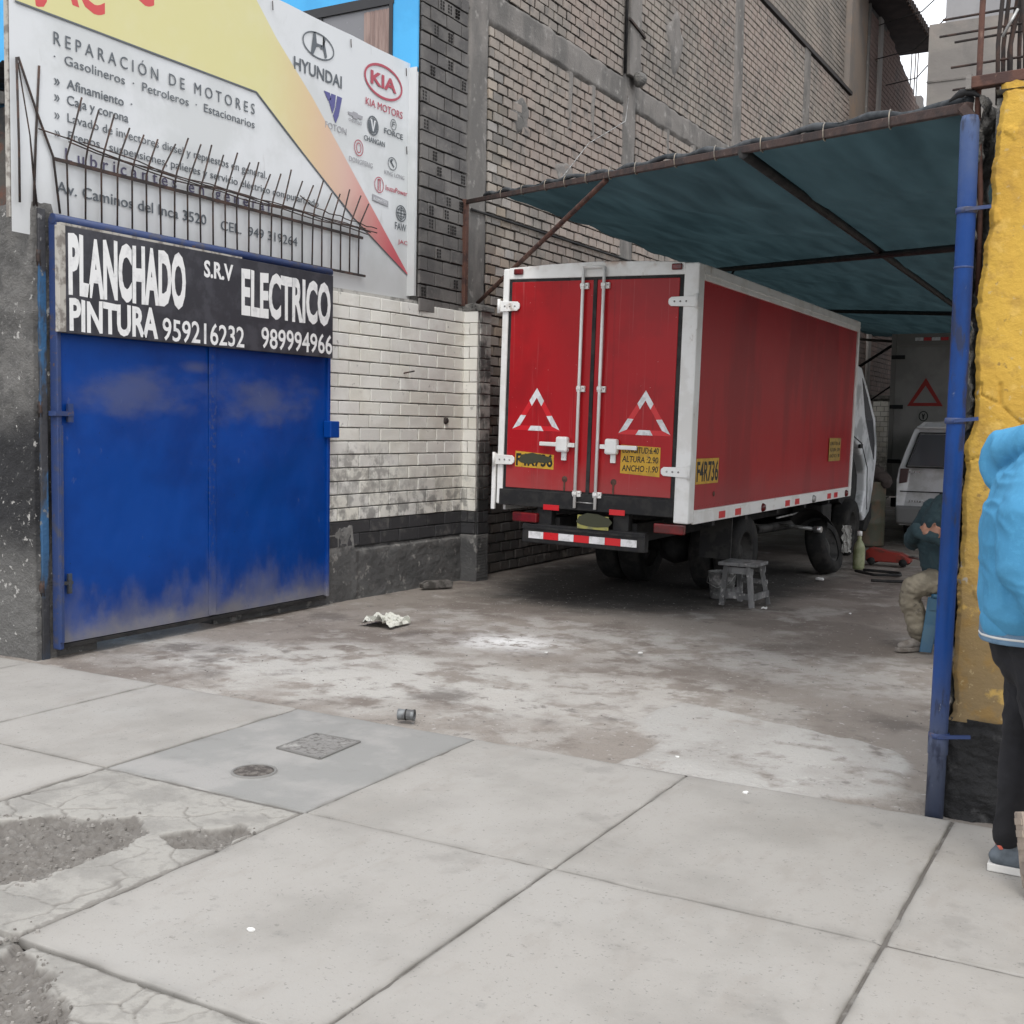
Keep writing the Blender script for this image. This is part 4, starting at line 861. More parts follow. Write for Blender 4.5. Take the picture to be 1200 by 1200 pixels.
# side rail reflectors
for y in (.72, 1.15, 2.7, 3.05, 4.35, 4.65): tb_(MB().box((XR+.004, y, .805), (XR+.008, y+.16, .865)), 'side_reflector', M_reflred)
for y in (1.95, 5.2): tb_(MB().lathe([(.0, .03), (.03, .026), (.04, .01), (.042, 0)], (XR+.006, y, .835), 'X', 14), 'side_lamp', M_lens)
tb_(MB().lathe([(.0, .03), (.03, .026), (.04, .01), (.042, 0)], (XR+.006, 3.75, .835), 'X', 14), 'side_lamp', M_steel)
tb_(MB().lathe([(0, .008), (.02, .006), (.024, 0)], (XR-.008, .6, 1.02), 'X', 10), 'rusty_clip', M_rust)
# rear underrun
for x in (-.43, .29): tb_(MB().box((x-.07, .02, .60), (x+.07, .10, .86)), 'bumper_bracket', M_chassis)
tb_(MB().box((-.62, -.02, .535), (.53, .06, .70)), 'bumper', M_chassis, bevel=.008)
tb_(MB().box((-.62, -.03, .66), (.53, .0, .675)), 'bumper_lip', M_gasket)
for k in range(7):
    x = -.555+k*.145; tb_(MB().prism([(x, .575), (x+.143, .575), (x+.143, .635), (x, .635)], lambda u, v, d: (u, -.0215-d, v-.02*(u)/1.0*0), 0, .002), 'reflective_tape', M_reflwhite if k % 2 == 0 else M_reflred)
for x0, x1 in ((-.72, -.48), (.60, .86)): tb_(MB().box((x0, -.03, .71), (x1, .03, .79)), 'tail_lamp', M_lens, bevel=.01)
for x0, x1 in ((-.42, -.27), (.20, .34)): tb_(MB().box((x0, -.026, .83), (x1, -.019, .875)), 'rear_reflector', M_reflred)
lp = tb_(MB().box((-.09, -.03, .695), (.20, -.024, .81)), 'licence_plate', mat('dull_plate', (.35, .33, .09), .6, [ly('noise', (.2, .2, .1), s=9)]), bevel=.003)
tb_(MB().prism([(-.10, .75), (-.07, .80), (.0, .83), (.1, .825), (.2, .80), (.235, .765), (.2, .725), (.1, .715), (0, .72), (-.06, .73)], lambda u, v, d: (u, -.031-d, v), 0, .002), 'smudge', M_smudge, lp)
# chassis
for x in (-.36, .36): tb_(MB().box((x-.04, .1, .60), (x+.04, TL+.9, .76)), 'chassis_rail', M_chassis)
for y in (.7, 1.6, 2.6, 3.6, 4.6): tb_(MB().box((-.84, y, .74), (.84, y+.07, .80)), 'cross_member', M_chassis)
def wheel(x0, x1, y, r, par, rim=True, nm='wheel'):
    w = x1-x0; s = 1 if x0 > 0 else -1
    prof = [(r*.58, 0), (r*.62, .0), (r*.9, -.012), (r*.97, .01), (r, .035), (r, w-.035), (r*.97, w-.01), (r*.9, w+.012), (r*.62, w), (r*.58, w)]
    wh = tb_(MB().lathe(prof, (x0, y, r), 'X', 36), nm, M_tyre, par)
    rp = [(r*.585, 0), (r*.585, w), (r*.54, w-.02), (r*.5, w*.35), (r*.25, w*.3), (r*.2, w*.7), (.0, w*.72)] if s > 0 else [(r*.585, w), (r*.585, 0), (r*.54, .02), (r*.5, w*.65), (r*.25, w*.7), (r*.2, w*.3), (0, w*.28)]
    tb_(MB().lathe(rp, (x0, y, r), 'X', 28), 'rim', M_rim, wh)
    g = MB()
    for k in range(22):      # tread blocks
        t = 6.2832*k/22
        for q in (.25, .75): g.box((x0+w*q-w*.19, y+(r)*math.cos(t)-.02, r+(r)*math.sin(t)-.02), (x0+w*q+w*.19, y+r*math.cos(t)+.02, r+r*math.sin(t)+.02))
    g = None
    return wh
for x0, x1 in ((.52, .72), (.27, .47), (-.47, -.27), (-.72, -.52)): wheel(x0, x1, 2.05, .375, tk)
tb_(MB().tube([(-.6, 2.05, .375), (.6, 2.05, .375)], .06, 12), 'axle', M_chassis); tb_(MB().lathe([(.02, -.16), (.13, -.12), (.17, 0), (.13, .12), (.02, .16)], (0, 2.05, .375), 'X', 20), 'differential', M_chassis)
tb_(MB().box((.50, 1.35, .38), (.80, 1.37, .80)), 'mud_flap', M_gasket); tb_(MB().box((-.80, 1.35, .38), (-.50, 1.37, .80)), 'mud_flap', M_gasket)
tb_(MB().tube([(0, 2.0, .42), (0, 5.6, .6)], .045, 10), 'drive_shaft', M_chassis)
tb_(MB().box((-.82, 2.9, .38), (-.48, 3.9, .7)), 'fuel_tank', M_chassis, bevel=.05)
tb_(MB().tube([(.5, 3.0, .52), (.55, 4.2, .5)], .05, 10), 'exhaust', M_rim)
tb_(MB().tube([(.62, 3.35, .63), (.7, 4.15, .66)], .012, 8), 'brake_pipe', M_steel)
tb_(MB().box((.44, 4.55, .45), (.80, 4.95, .72)), 'battery_box', M_chassis, bevel=.02)
for x0, x1 in ((.60, .80), (-.80, -.60)): wheel(x0, x1, 6.05, .36, tk, nm='front_wheel')
tb_(MB().tube([(-.6, 6.05, .36), (.6, 6.05, .36)], .05, 10), 'axle', M_chassis)
tb_(MB().box((-.45, 5.6, .45), (.45, 6.6, 1.0)).box((-.3, 5.62, 1.0), (.3, 6.4, 1.25)), 'engine', M_chassis, bevel=.04)
# tilted cab : profile in the Y-Z plane
off = 8.83
prof = [(14.50, 2.36), (14.57, 2.40), (14.9, 2.37), (15.3, 2.12), (15.84, 1.74), (16.0, 1.45), (16.04, 1.2), (15.92, .8), (15.78, .5), (15.5, .40), (15.35, .52), (15.46, .8), (15.42, 1.02), (15.22, 1.22), (14.95, 1.40), (14.72, 1.46), (14.44, 1.47), (14.43, 1.9)]
prof = [(y-off, z) for y, z in prof]
cb = tb_(MB().prism(prof, lambda u, v, d: (d, u, v), -.80, .80), 'cab', mat('cab_white', (.8, .82, .84), .4, [ly('noise', (.45, .47, .48), s=3)], coord='obj'), bevel=.03, seg=3)
win = [(14.93, 2.24), (15.25, 2.03), (15.66, 1.72), (15.84, 1.42), (15.86, 1.2), (15.6, 1.40), (15.2, 1.78)]
for x0, x1 in ((.792, .806), (-.806, -.792)): tb_(MB().prism([(y-off, z) for y, z in win], lambda u, v, d: (d, u, v), x0, x1), 'side_window', M_glass, cb)
b = MB()
for p, q in (((14.62, 2.33), (14.60, 1.55)), ((14.6, 1.52), (15.1, 1.42)), ((15.1, 1.42), (15.5, 1.1)), ((15.5, 1.1), (15.6, .55))): b.bar((.803, p[0]-off, p[1]), (.803, q[0]-off, q[1]), .008, .012)
tb_(b, 'door_seam', M_gasket, cb)
tb_(MB().box((.79, 6.14, 1.36), (.82, 6.28, 1.41)), 'door_handle', M_gasket, cb)
tb_(MB().prism([(y-off, z) for y, z in ((15.5, .40), (15.42, .3), (15.6, .26), (15.88, .42), (15.85, .62), (15.75, .52))], lambda u, v, d: (d, u, v), -.8, .81), 'cab_step', M_gasket, cb)
tb_(MB().prism([(y-off, z) for y, z in ((14.47, 1.40), (14.72, 1.42), (14.95, 1.36), (15.22, 1.18), (15.40, 1.0), (15.42, .8), (15.3, .52), (14.5, .7))], lambda u, v, d: (d, u, v), -.62, .70), 'wheel_well', M_gasket, cb)
tb_(MB().box((-.5, 5.57, 2.3), (.5, 5.72, 2.43)), 'roof_vent', M_gasket, cb)

# ============================================================ leaning loose wheel & workshop things by the truck
lw = thing('loose_wheel', 'loose black wheel leaning beside the red truck near its cab', 'wheel', (-3.17, 12.75, 0))
lw.rotation_euler = (R(0), R(-16), R(-4))
r = .30; prof = [(r*.6, 0), (r*.9, -.01), (r, .03), (r, .16), (r*.9, .2), (r*.6, .19)]
MB().lathe(prof, (-.09, 0, r+.0), 'X', 36).build('tyre', M_tyre, lw, world=False)
MB().lathe([(r*.6, 0), (r*.6, .18), (r*.5, .10), (r*.2, .14), (0, .15)], (-.09, 0, r), 'X', 28).build('rim', M_rim, lw, world=False)
mf = thing('metal_guard', 'dark bent metal guard lying over the loose wheel', 'guard', (-3.3, 12.5, 0))
grid('guard_sheet', M_chassis, 20, 8, lambda u, v: (-3.55+.42*u, 12.45+.3*v, .60+.12*math.sin(u*3)-.12*v), mf)
MB().tube([(-3.7, 12.5, .52), (-3.25, 12.45, .50)], .02, 8).build('shaft_end', M_steel, mf)
MB().tube([(-3.28, 12.45, .50), (-3.2, 12.44, .50)], .035, 10).build('shaft_cap', mat('bright_metal', (.6, .6, .6), .3, metal=.8), mf)
bt = thing('spray_bottle', 'pale plastic bottle with green label standing by the loose wheel', 'bottle', (-3.0, 13.35, 0))
M_bot = mat('bottle_green', (.24, .27, .14), .5, [ly('noise', (.35, .36, .22), s=9)])
MB().lathe([(.0, .0), (.06, .0), (.065, .02), (.065, .24), (.05, .29), (.025, .33), (.022, .38), (0, .385)], (-3.0, 13.35, 0), n=18).build('bottle_body', M_bot, bt)
MB().lathe([(.0, .0), (.028, .0), (.028, .05), (0, .055)], (-3.0, 13.35, .38), n=14).build('cap', M_white, bt)
rg = thing('white_rag', 'crumpled white rag hanging on the loose wheel beside the bottle', 'rag', (-3.08, 12.95, .3))
grid('cloth', mat('rag', (.5, .5, .47), .9), 14, 20, lambda u, v: (-3.10+.1*u+.03*fbm(u*4, v*4), 12.95+.03*fbm(u*5, v*3, 4), .22+.3*v+.02*fbm(u*3, v*3, 7)), rg)
jk = thing('red_jack', 'small red trolley jack on the dirt beyond the bottle', 'jack', (-2.85, 14.0, 0))
MB().prism([(0, .04), (.5, .04), (.5, .09), (.38, .15), (.2, .17), (.05, .2), (0, .16)], lambda u, v, d: (-3.05+u, 13.9+d, v), 0, .2).build('jack_body', mat('jack_red', (.30, .03, .02), .5, [ly('noise', (.15, .03, .02), s=8)]), jk, bevel=.012)
for x in (-2.98, -2.62):
    for y in (13.88, 14.12): MB().lathe([(0, 0), (.045, 0), (.045, .03), (0, .03)], (x, y, .045), 'Y', 14).build('jack_wheel', M_gasket, jk)
MB().tube([(-2.57, 14.0, .11), (-2.05, 13.9, .06)], .015, 8).build('jack_handle', M_steel, jk)
for pts, lab in (([(-2.95, 13.0, .02), (-2.7, 12.75, .02), (-2.45, 12.9, .02), (-2.5, 13.1, .02), (-2.9, 13.15, .02)], 'black hose looped on the dirt in front of the red jack'),
                 ([(-2.62, 12.25, .02), (-2.45, 12.3, .02), (-2.1, 12.45, .02), (-1.7, 12.8, .02)], 'short black hose stretched across the dirt behind the seated man')):
    q = []
    for a, c in zip(pts, pts[1:]): q += [tuple(Vector(a).lerp(Vector(c), t/5)) for t in range(5)]
    tag(MB().tube(q+[pts[-1]], .016, 8).build('rubber_hose', M_gasket), lab, 'hose', 'black hoses on the dirt')
dr = thing('oil_drum', 'dark olive drum standing behind the truck cab beside the silver van', 'drum', (-3.45, 16.6, 0))
M_drum = mat('olive_drum', (.075, .075, .05), .6, [ly('noise', (.12, .08, .05), s=5)])
MB().lathe([(0, .0), (.28, .0), (.285, .02), (.28, .05), (.28, .3), (.288, .32), (.28, .34), (.28, .6), (.288, .62), (.28, .64), (.28, .85), (.285, .88), (.27, .88), (.27, .86), (0, .86)], (-3.62, 16.3, 0), n=28).build('drum_shell', M_drum, dr)
MB().lathe([(0, 0), (.03, 0), (.03, .02), (0, .022)], (-3.5, 16.3, .86), n=10).build('bung', M_steel, dr)
sb = thing('rag_sack', 'dark sacks heaped on the olive drum by the van', 'sack', (-3.62, 16.3, .88))
organic('sack_cloth', mat('sack', (.07, .055, .05), .95), [[(-3.8, 16.3, .97, .12), (-3.5, 16.3, .98, .13), (-3.35, 16.25, .9, .1)]], sb, voxel=.02, wr=.03)

# ---- wooden stool
st = thing('wooden_stool', 'small grey paint-stained wooden stool on the dirt behind the red truck', 'stool', (-3.24, 9.95, 0))
def q(ax, ay, az, bx, by, bz, w, h): return MB().bar((ax, ay, az), (bx, by, bz), w, h)
LP = [(-3.385, 9.83, -3.34, 9.86), (-3.10, 9.80, -3.13, 9.84), (-3.32, 10.14, -3.30, 10.1), (-3.05, 10.11, -3.10, 10.08)]
for x0, y0, x1, y1 in LP: q(x0, y0, 0, x1-.02, y1, .355, .045, .04).build('leg', M_wood, st, bevel=.003)
MB().box((-3.42, 9.80, .355), (-3.07, 10.14, .385)).build('seat', M_wood, st, bevel=.005)
q(-3.36, 9.85, .315, -3.11, 9.83, .315, .02, .055).build('apron', M_wood, st); q(-3.31, 10.11, .315, -3.08, 10.09, .315, .02, .055).build('apron', M_wood, st)
q(-3.38, 9.835, .10, -3.1, 9.81, .09, .02, .055).build('stretcher', M_wood, st); q(-3.1, 9.8, .09, -3.05, 10.1, .10, .02, .055).build('stretcher', M_wood, st)
q(-3.37, 9.84, .11, -3.32, 10.13, .11, .02, .055).build('stretcher', M_wood, st); q(-3.32, 10.13, .2, -3.06, 10.1, .2, .02, .04).build('stretcher', M_wood, st)
bk = thing('paint_bucket', 'dented grey paint bucket standing behind the small wooden stool', 'bucket', (-3.56, 10.35, 0))
M_bk = mat('bucket_dirty', (.15, .15, .145), .8, [ly('noise', (.32, .31, .3), s=12, st=(1, 1, 2), lo=.5, hi=.6), ly('noise', (.05, .05, .05), s=7)], bump=.3)
MB().lathe([(0, .01), (.10, .0), (.105, .01), (.118, .13), (.124, .135), (.12, .15), (.128, .23), (.134, .235), (.13, .25), (.12, .245), (.11, .06), (0, .05)], (-3.55, 10.3, -.01), n=26).build('bucket_body', M_bk, bk)
MB().tube([(-3.68, 10.3, .22), (-3.66, 10.2, .14), (-3.55, 10.165, .1), (-3.45, 10.2, .14), (-3.42, 10.3, .22)], .004, 6).build('bucket_handle', M_steel, bk)
# ---- litter
pp = thing('crumpled_paper', 'crumpled dirty white paper lying on the dirt near the blue gate', 'paper', (-5.24, 7.3, 0))
grid('paper_sheet', mat('paper', (.58, .58, .52), .9, [ly('noise', (.3, .3, .26), s=14, lo=.52, hi=.58)]), 26, 20, lambda u, v: (-5.38+.3*u+.02*fbm(u*5, v*5), 7.17+.28*v+.02*fbm(u*4, v*4, 3), .004+.09*abs(fbm(u*2.6+1, v*2.6, 2))*math.sin(math.pi*min(1, max(0, u)))**.5+.035*math.sin(u*3.1)), pp, smooth=False)
wb = thing('wood_block', 'dark grimy block of wood on the ground at the foot of the white brick wall', 'wood block', (-6.1, 9.2, 0))
b = MB(); b.prism([(0, .0), (.30, .0), (.31, .05), (.26, .075), (.05, .07), (-.01, .045)], lambda u, v, d: (-6.12+u*.55+d, 9.12+u*.85-d*.6, v), 0, .07); b.build('block', mat('grimy_wood', (.055, .05, .045), .9, [ly('noise', (.14, .13, .12), s=12)], bump=.8), wb, bevel=.008)
cn = thing('tin_can', 'small open grey tin can lying on its side at the sidewalk edge', 'can', (-3.41, 4.97, 0))
cn.rotation_euler = (0, 0, R(20))
MB().lathe([(0, -.045), (.027, -.045), (.03, -.043), (.028, -.03), (.028, .03), (.031, .045), (.027, .045), (.025, -.03), (0, -.03)], (0, 0, .03), 'X', 24).build('can_shell', mat('tin', (.20, .21, .215), .5, [ly('noise', (.1, .1, .1), s=20)], metal=.3), cn, world=False)
MB().lathe([(.0295, -.004), (.0305, 0), (.0295, .004)], (0, 0, .03), 'X', 24).build('can_rib', M_rim, cn, world=False)
M_lit = mat('litter_white', (.75, .75, .73), .8)
for k, (x, y, s, lab) in enumerate(((-2.36, 2.62, .012, 'tiny white scrap on the large near slab'), (-1.5, 4.75, .014, 'tiny white scrap on the slab below the pale concrete patch'), (-3.1, 7.35, .022, 'white scrap on the dirt right of the white powder'), (-3.65, 7.0, .014, 'white chip beside the white powder spill'), (-3.0, 9.85, .03, 'crumpled white scrap beside the grey stool'), (-3.1, 12.1, .05, 'pale plastic film on the dirt below the loose wheel'), (-2.3, 10.0, .014, 'small pale pebble-like scrap between stool and seated man'), (-1.95, 5.1, .012, 'small white chip on the pale concrete patch'))):
    b = MB(); n = 7; r0 = [(x+s*random.uniform(.5, 1.2)*math.cos(6.28*i/n), y+s*random.uniform(.5, 1.2)*math.sin(6.28*i/n)) for i in range(n)]
    z0 = .002
    b.prism(r0, lambda u, v, d, s=s: (u, v, z0+d+s*.3*fbm(u*60, v*60)), 0, s*.35); tag(b.build('litter_scrap', M_lit), lab, 'litter', 'white scraps littering the ground')

# ============================================================ shade net canopy
cp = thing('shade_canopy', 'dark teal shade net stretched on rusty steel bars over the yard', 'canopy', (-3.5, 9, 3.3))
A = Vector((-6.17, 9.93, 3.74)); Bp = Vector((-.76, 4.99, 2.84)); sl = (Bp.z-A.z)/(Bp.x-A.x)
zc = lambda x: A.z+sl*(x-A.x)
m = bpy.data.materials.new('shade_net'); m.use_nodes = True; N = m.node_tree.nodes; L = m.node_tree.links; pb = N['Principled BSDF']
pb.inputs['Base Color'].default_value = (.017, .03, .035, 1); pb.inputs['Roughness'].default_value = .9
tr = N.new('ShaderNodeBsdfTranslucent'); ms = N.new('ShaderNodeMixShader'); nt = N.new('ShaderNodeTexNoise'); gm = N.new('ShaderNodeNewGeometry'); vmx = N.new('ShaderNodeVectorMath'); vmx.operation = 'MULTIPLY'
vmx.inputs[1].default_value = (2.2, .5, 1); L.new(gm.outputs['Position'], vmx.inputs[0]); L.new(vmx.outputs[0], nt.inputs['Vector']); nt.inputs['Scale'].default_value = 2.2; nt.inputs['Detail'].default_value = 5
cr = N.new('ShaderNodeValToRGB'); cr.color_ramp.elements[0].position = .35; cr.color_ramp.elements[0].color = (.013, .025, .029, 1); cr.color_ramp.elements[1].position = .7; cr.color_ramp.elements[1].color = (.024, .044, .050, 1)
L.new(nt.outputs['Fac'], cr.inputs[0]); L.new(cr.outputs[0], tr.inputs[0]); ms.inputs[0].default_value = .6
L.new(pb.outputs[0], ms.inputs[1]); L.new(tr.outputs[0], ms.inputs[2]); L.new(ms.outputs[0], N['Material Output'].inputs[0]); M_net = m
def cl(u, v):
    # u: left edge (wall side) to right ; v: front bar to back
    fl = A.lerp(Bp, .14); fr = Bp
    f = fl.lerp(fr, u); bkl = Vector((-6.05, 27.5, 0)); bkr = Vector((-.55, 20.5, 0)); bq = bkl.lerp(bkr, u)
    lx = -5.25-.035*(v*18)
    p = f.lerp(bq, v); z = zc(p.x)-.0
    if v > .0: z = zc(p.x)
    sag = .045*math.sin(math.pi*((v*5) % 1))*math.sin(math.pi*min(1, u*1.02))+.025*fbm(p.x*1.2, p.y*.9, 2)+.012*math.sin((p.x+p.y)*5+fbm(p.x, p.y)*3)
    return (p.x, p.y, z-sag+.03)
grid('net_cloth', M_net, 120, 160, cl, cp)
def pipe(p, q_, r=.026, name='steel_bar', mm=None, sag=0):
    p = Vector(p); q_ = Vector(q_)
    pts = [p.lerp(q_, t/8)-Vector((0, 0, sag*math.sin(math.pi*t/8))) for t in range(9)]
    return MB().tube(pts, r, 8).build(name, mm or M_rust, cp)
MB().bar(A, Bp, .036, .04).build('front_bar', M_rustd, cp, bevel=.004)
# rolled hem of the net lying on the bar
pts = [A.lerp(Bp, .08+.92*t/60)+Vector((0, .02, .035+.012*math.sin(t*1.3)+.008*math.sin(t*.4))) for t in range(61)]
MB().tube(pts, [.014+.008*abs(math.sin(t*.9)) for t in range(61)], 7).build('rolled_hem', mat('hem', (.03, .035, .04), .9, [ly('noise', (.07, .075, .08), s=9)]), cp)
for t in (.16, .24, .32, .38, .44, .50, .56, .64, .71, .78, .86, .93):
    p = A.lerp(Bp, t); mm = []
    for k in range(11): a = 6.283*k/10; mm.append(p+Vector((.0, 0, .012))+Vector((-.66, -.6, 0)).normalized()*0+Vector((0, .034*math.cos(a), .042*math.sin(a))))
    MB().tube(mm, .0028, 5, cap=False).build('string_tie', M_cut, cp)
MB().box((-6.20, 9.88, 2.72), (-6.14, 9.94, 3.76)).build('wall_post', M_rust, cp, bevel=.004)
pipe((-6.15, 10.0, 3.68), (-6.12, 24, 3.66), .014, 'wall_rail', M_chassis)
pipe(A.lerp(Bp, .49)+Vector((0, 0, -.03)), (-6.15, 10.15, 2.78), .02, 'brace')
pipe((-2.09, 6.19, 3.04), (-2.6, 25, 3.10), .03, 'purlin', M_chassis)
pipe((-6.15, 15.3, 3.68), (-.62, 7.98, 2.76), .028, 'cross_bar', M_chassis)
pipe((-6.15, 20.3, 3.66), (-.6, 13.6, 2.78), .028, 'cross_bar', M_chassis)
pipe((-6.15, 26.5, 3.6), (-.6, 19.7, 2.75), .028, 'cross_bar', M_chassis)
pipe((-4.5, 13.2, 3.44), (-4.9, 13.6, 3.0), .014, 'stay', M_chassis)
pipe((-4.9, 24.8, 3.44), (-6.1, 25.0, 2.7), .03, 'brace', M_chassis)
pipe((-4.8, 26.5, 3.0), (-6.1, 27.2, 2.2), .02, 'brace', M_chassis)
MB().bar((-.79, 4.97, 2.84), (-.73, 4.985, 2.77), .035, .035).build('end_bracket', M_rustd, cp)
pp_ = []
for k in range(9): t = k/8; pp_.append(Bp+Vector((-.08+.12*t, 0, .03+.03*math.sin(t*3))))
MB().tube(pp_, [.004, .008, .012, .018, .014, .016, .012, .008, .004], 8).build('knotted_net_end', M_chassis, cp)
# ---- blue pipe
bp_ = thing('blue_pipe', 'blue painted steel pipe standing against the yellow wall corner', 'pipe', (-.775, 4.93, 0))
MB().tube([(-.760, 4.905, -.01), (-.757, 4.905, .35), (-.749, 4.905, 1.0), (-.744, 4.905, 1.8), (-.742, 4.905, 2.4), (-.745, 4.91, 2.76), (-.745, 4.91, 2.785)], [.036, .036, .036, .036, .036, .036, .03], 20).build('pipe_body', M_pipeblue, bp_)
for z, w in ((.33, .12), (1.60, .085), (2.42, .09)):
    x = -.757+.006*z
    MB().lathe([(.037, -.012), (.041, -.01), (.041, .01), (.037, .012)], (x, 4.905, z), n=18).bar((x, 4.865, z), (x+w, 4.90, z+.01), .012, .014).build('clamp', M_gateframe, bp_)
MB().lathe([(.0365, -.04), (.04, -.035), (.04, .035), (.0365, .04)], (-.757, 4.905, .29), n=18).build('collar', M_pipeblue, bp_)
MB().lathe([(.0365, -.004), (.039, 0), (.0365, .004)], (-.743, 4.905, 2.2), n=18).build('weld_seam', M_gateframe, bp_)
# ---- yellow wall
yw = thing('yellow_wall', 'crumbling yellow plastered wall end with black painted base at the right edge', 'wall', (0, 5.1, 0))
def yedge(z):
    pts = [(0, -.735), (.26, -.74), (.38, -.735), (.42, -.715), (.7, -.722), (1.1, -.715), (1.38, -.715), (1.5, -.715), (1.56, -.695), (1.65, -.685), (1.92, -.695), (2.15, -.695), (2.25, -.675), (2.42, -.662), (2.56, -.668), (2.74, -.648), (3.0, -.642)]
    for (a, x), (c, y) in zip(pts, pts[1:]):
        if a <= z <= c: return x+(y-x)*(z-a)/(c-a)+.012*fbm(z*9, 2, 0, 5)+.004*fbm(z*40, 5)
    return pts[-1][1]
def yf(u, v):
    z = .385+2.525*v; x0 = yedge(z); x = x0+(2.5-x0)*u**2.4
    e = (x-x0); d = .003*fbm(x*5, z*5, 1, 5)+.0015*fbm(x*22, z*22)+(.006 if fbm(x*6, z*6, 9, 5) > .42+.5*min(1, e/.12) else 0)
    if e < .02: d -= (.02-e)*1.1
    cr_ = mn.voronoi(Vector((x*5, z*5, 0)))[0]; ck = max(0, 1-(cr_[1]-cr_[0])/.03)*(1 if 1.42 < z < 1.75 and x < -.5 else 0)
    if v > .985: d -= .01
    return (x, 4.95-d+ck*.012, z+.018*fbm(x*9, 5, 0)*(v > .98))
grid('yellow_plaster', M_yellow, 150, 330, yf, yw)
def yb(u, v):
    z = -.03+.43*v; x0 = yedge(max(0, z))-.006; x = x0+(2.5-x0)*u**2.4
    d = .028*fbm(x*6, z*7, 1, 5)+.008*fbm(x*25, z*25); e = x-x0
    if e < .02: d -= (.02-e)*1.2
    return (x, 4.938-d, z)
grid('black_base', M_ybase, 150, 90, yb, yw)
def ycore(u, v):
    z = -.05+2.93*v; y = 4.965+.32*u
    x = yedge(min(2.9, max(0, z)))-.0-(.018+.045*max(0, min(1, (z-1.9)/.3)))+.03*fbm(z*8, y*8, 3, 5)+.01*fbm(z*30, y*30)+.06*max(0, u-.6)
    return (x, y, z)
grid('rough_edge', M_core, 40, 260, ycore, yw)
MB().box((-.66, 4.985, -.05), (2.5, 5.28, 2.86)).build('wall_core', M_core, yw)
def ytop(u, v): x = -.66+3.1*u**2; return (x, 4.95+.33*v, 2.885+.02*fbm(x*8, v*3, 2, 5)*(v > .05))
grid('rough_top', M_core, 90, 12, ytop, yw)
b = MB()
for i in range(70):      # exposed plaster edge
    pass
sw2 = thing('unseen_side_wall', 'unseen plain grey side wall on the right, set back to let light into the yard', 'wall', (7.1, 15, 0))  # added out of view; placed far off and low so side light enters
MB().box((7.0, 5.3, -.1), (7.25, 30, 2.5)).build('wall_body', M_conc, sw2)
# ---- rebars and steel above the yellow wall
rs = thing('column_rebars', 'bundle of upright column reinforcing bars above the yellow wall', 'rebar', (-.6, 5.1, 2.9))
for x, y, x2 in ((-.70, 5.08, -.668), (-.685, 5.12, -.65), (-.672, 5.2, -.63), (-.655, 5.1, -.60), (-.63, 5.16, -.61), (-.60, 5.08, -.60)):
    MB().tube([(x+.03, y, 2.86), (x+.02, y+.01, 3.1), (x2+.0, y, 3.3), (x2+.01, y, 3.9), (x2+.03, y, 4.6)], .0085, 8).build('rebar', M_rebar, rs)
MB().tube([(-.662, 5.07, 3.12), (-.64, 5.06, 3.16), (-.61, 5.07, 3.22)], .006, 6).build('binding_wire', M_steel, rs)
for (z, x0) in ((3.235, -.90), (3.17, -.91), (3.14, -.85), (3.04, -.86), (2.95, -.85)):
    MB().tube([(x0, 5.12, z), (-.7, 5.12, z+.006), (.2, 5.14, z+.03)], .005, 6).build('stirrup_bar', M_rebar, rs)
rp = thing('rusty_pole', 'thin rusty pole fixed behind the top of the blue pipe', 'pole', (-.73, 5.05, 2))
MB().tube([(-.70, 5.02, 2.1), (-.71, 5.02, 2.5), (-.735, 5.02, 2.85), (-.735, 5.02, 3.2), (-.72, 5.02, 3.9), (-.71, 5.02, 4.6)], .0115, 8).build('pole_body', M_rust, rp)
sbm = thing('rusty_beam', 'rusty steel beam end lying along the top of the yellow wall', 'beam', (-.3, 5.0, 2.94))
MB().bar((-.765, 4.99, 2.93), (1.6, 5.02, 3.02), .05, .045).build('beam_body', M_rust, sbm, bevel=.004)
MB().box((-.775, 4.96, 2.905), (-.755, 5.02, 2.965)).build('end_plate', M_conc, sbm)
# ---- grey building at the back right
gb = thing('grey_concrete_building', 'tall bare grey concrete building beyond the canopy at the right', 'building', (0, 27, 0))
M_gb = mat('board_concrete', (.30, .28, .255), .9, [ly('noise', (.25, .235, .22), s=.5, st=(1, 1, 2)), ly('noise', (.34, .30, .27), s=.9, lo=.5, hi=.65), ly('noise', (.2, .19, .18), s=3, st=(1, 1, .3), lo=.58, hi=.7, a=.5)], bump=.4, bscale=8, bdist=.02)
MB().box((-4.46, 24, -.1), (6, 34, 9.4)).build('wall', M_gb, gb)
MB().box((-4.22, 24.3, 9.4), (6, 34, 14)).build('upper_wall', mat('pale_block', (.38, .38, .39), .9, [ly('noise', (.33, .33, .34), s=.8)], bump=.2), gb)
for z in (2.9, 5.6, 8.3): MB().box((-4.47, 23.985, z), (6.01, 24.0, z+.03)).build('pour_joint', M_conc, gb)
for k, (x0, z0, x1, z1) in enumerate(((-6.0, 9.35, -4.2, 9.6), (-5.9, 10.1, -4.1, 10.25), (-5.7, 8.75, -4.4, 8.85))):
    tag(MB().tube([(x0-.3, 27.5, z0+.6), ((x0+x1)/2, 26, z0+.25), (x1, 24.3, z1)], .012, 6).build('overhead_wire', M_gasket), ('upper', 'topmost', 'lowest')[k]+' thin wire crossing the white sky gap between eave and grey building', 'wire', 'overhead wires in the sky gap')

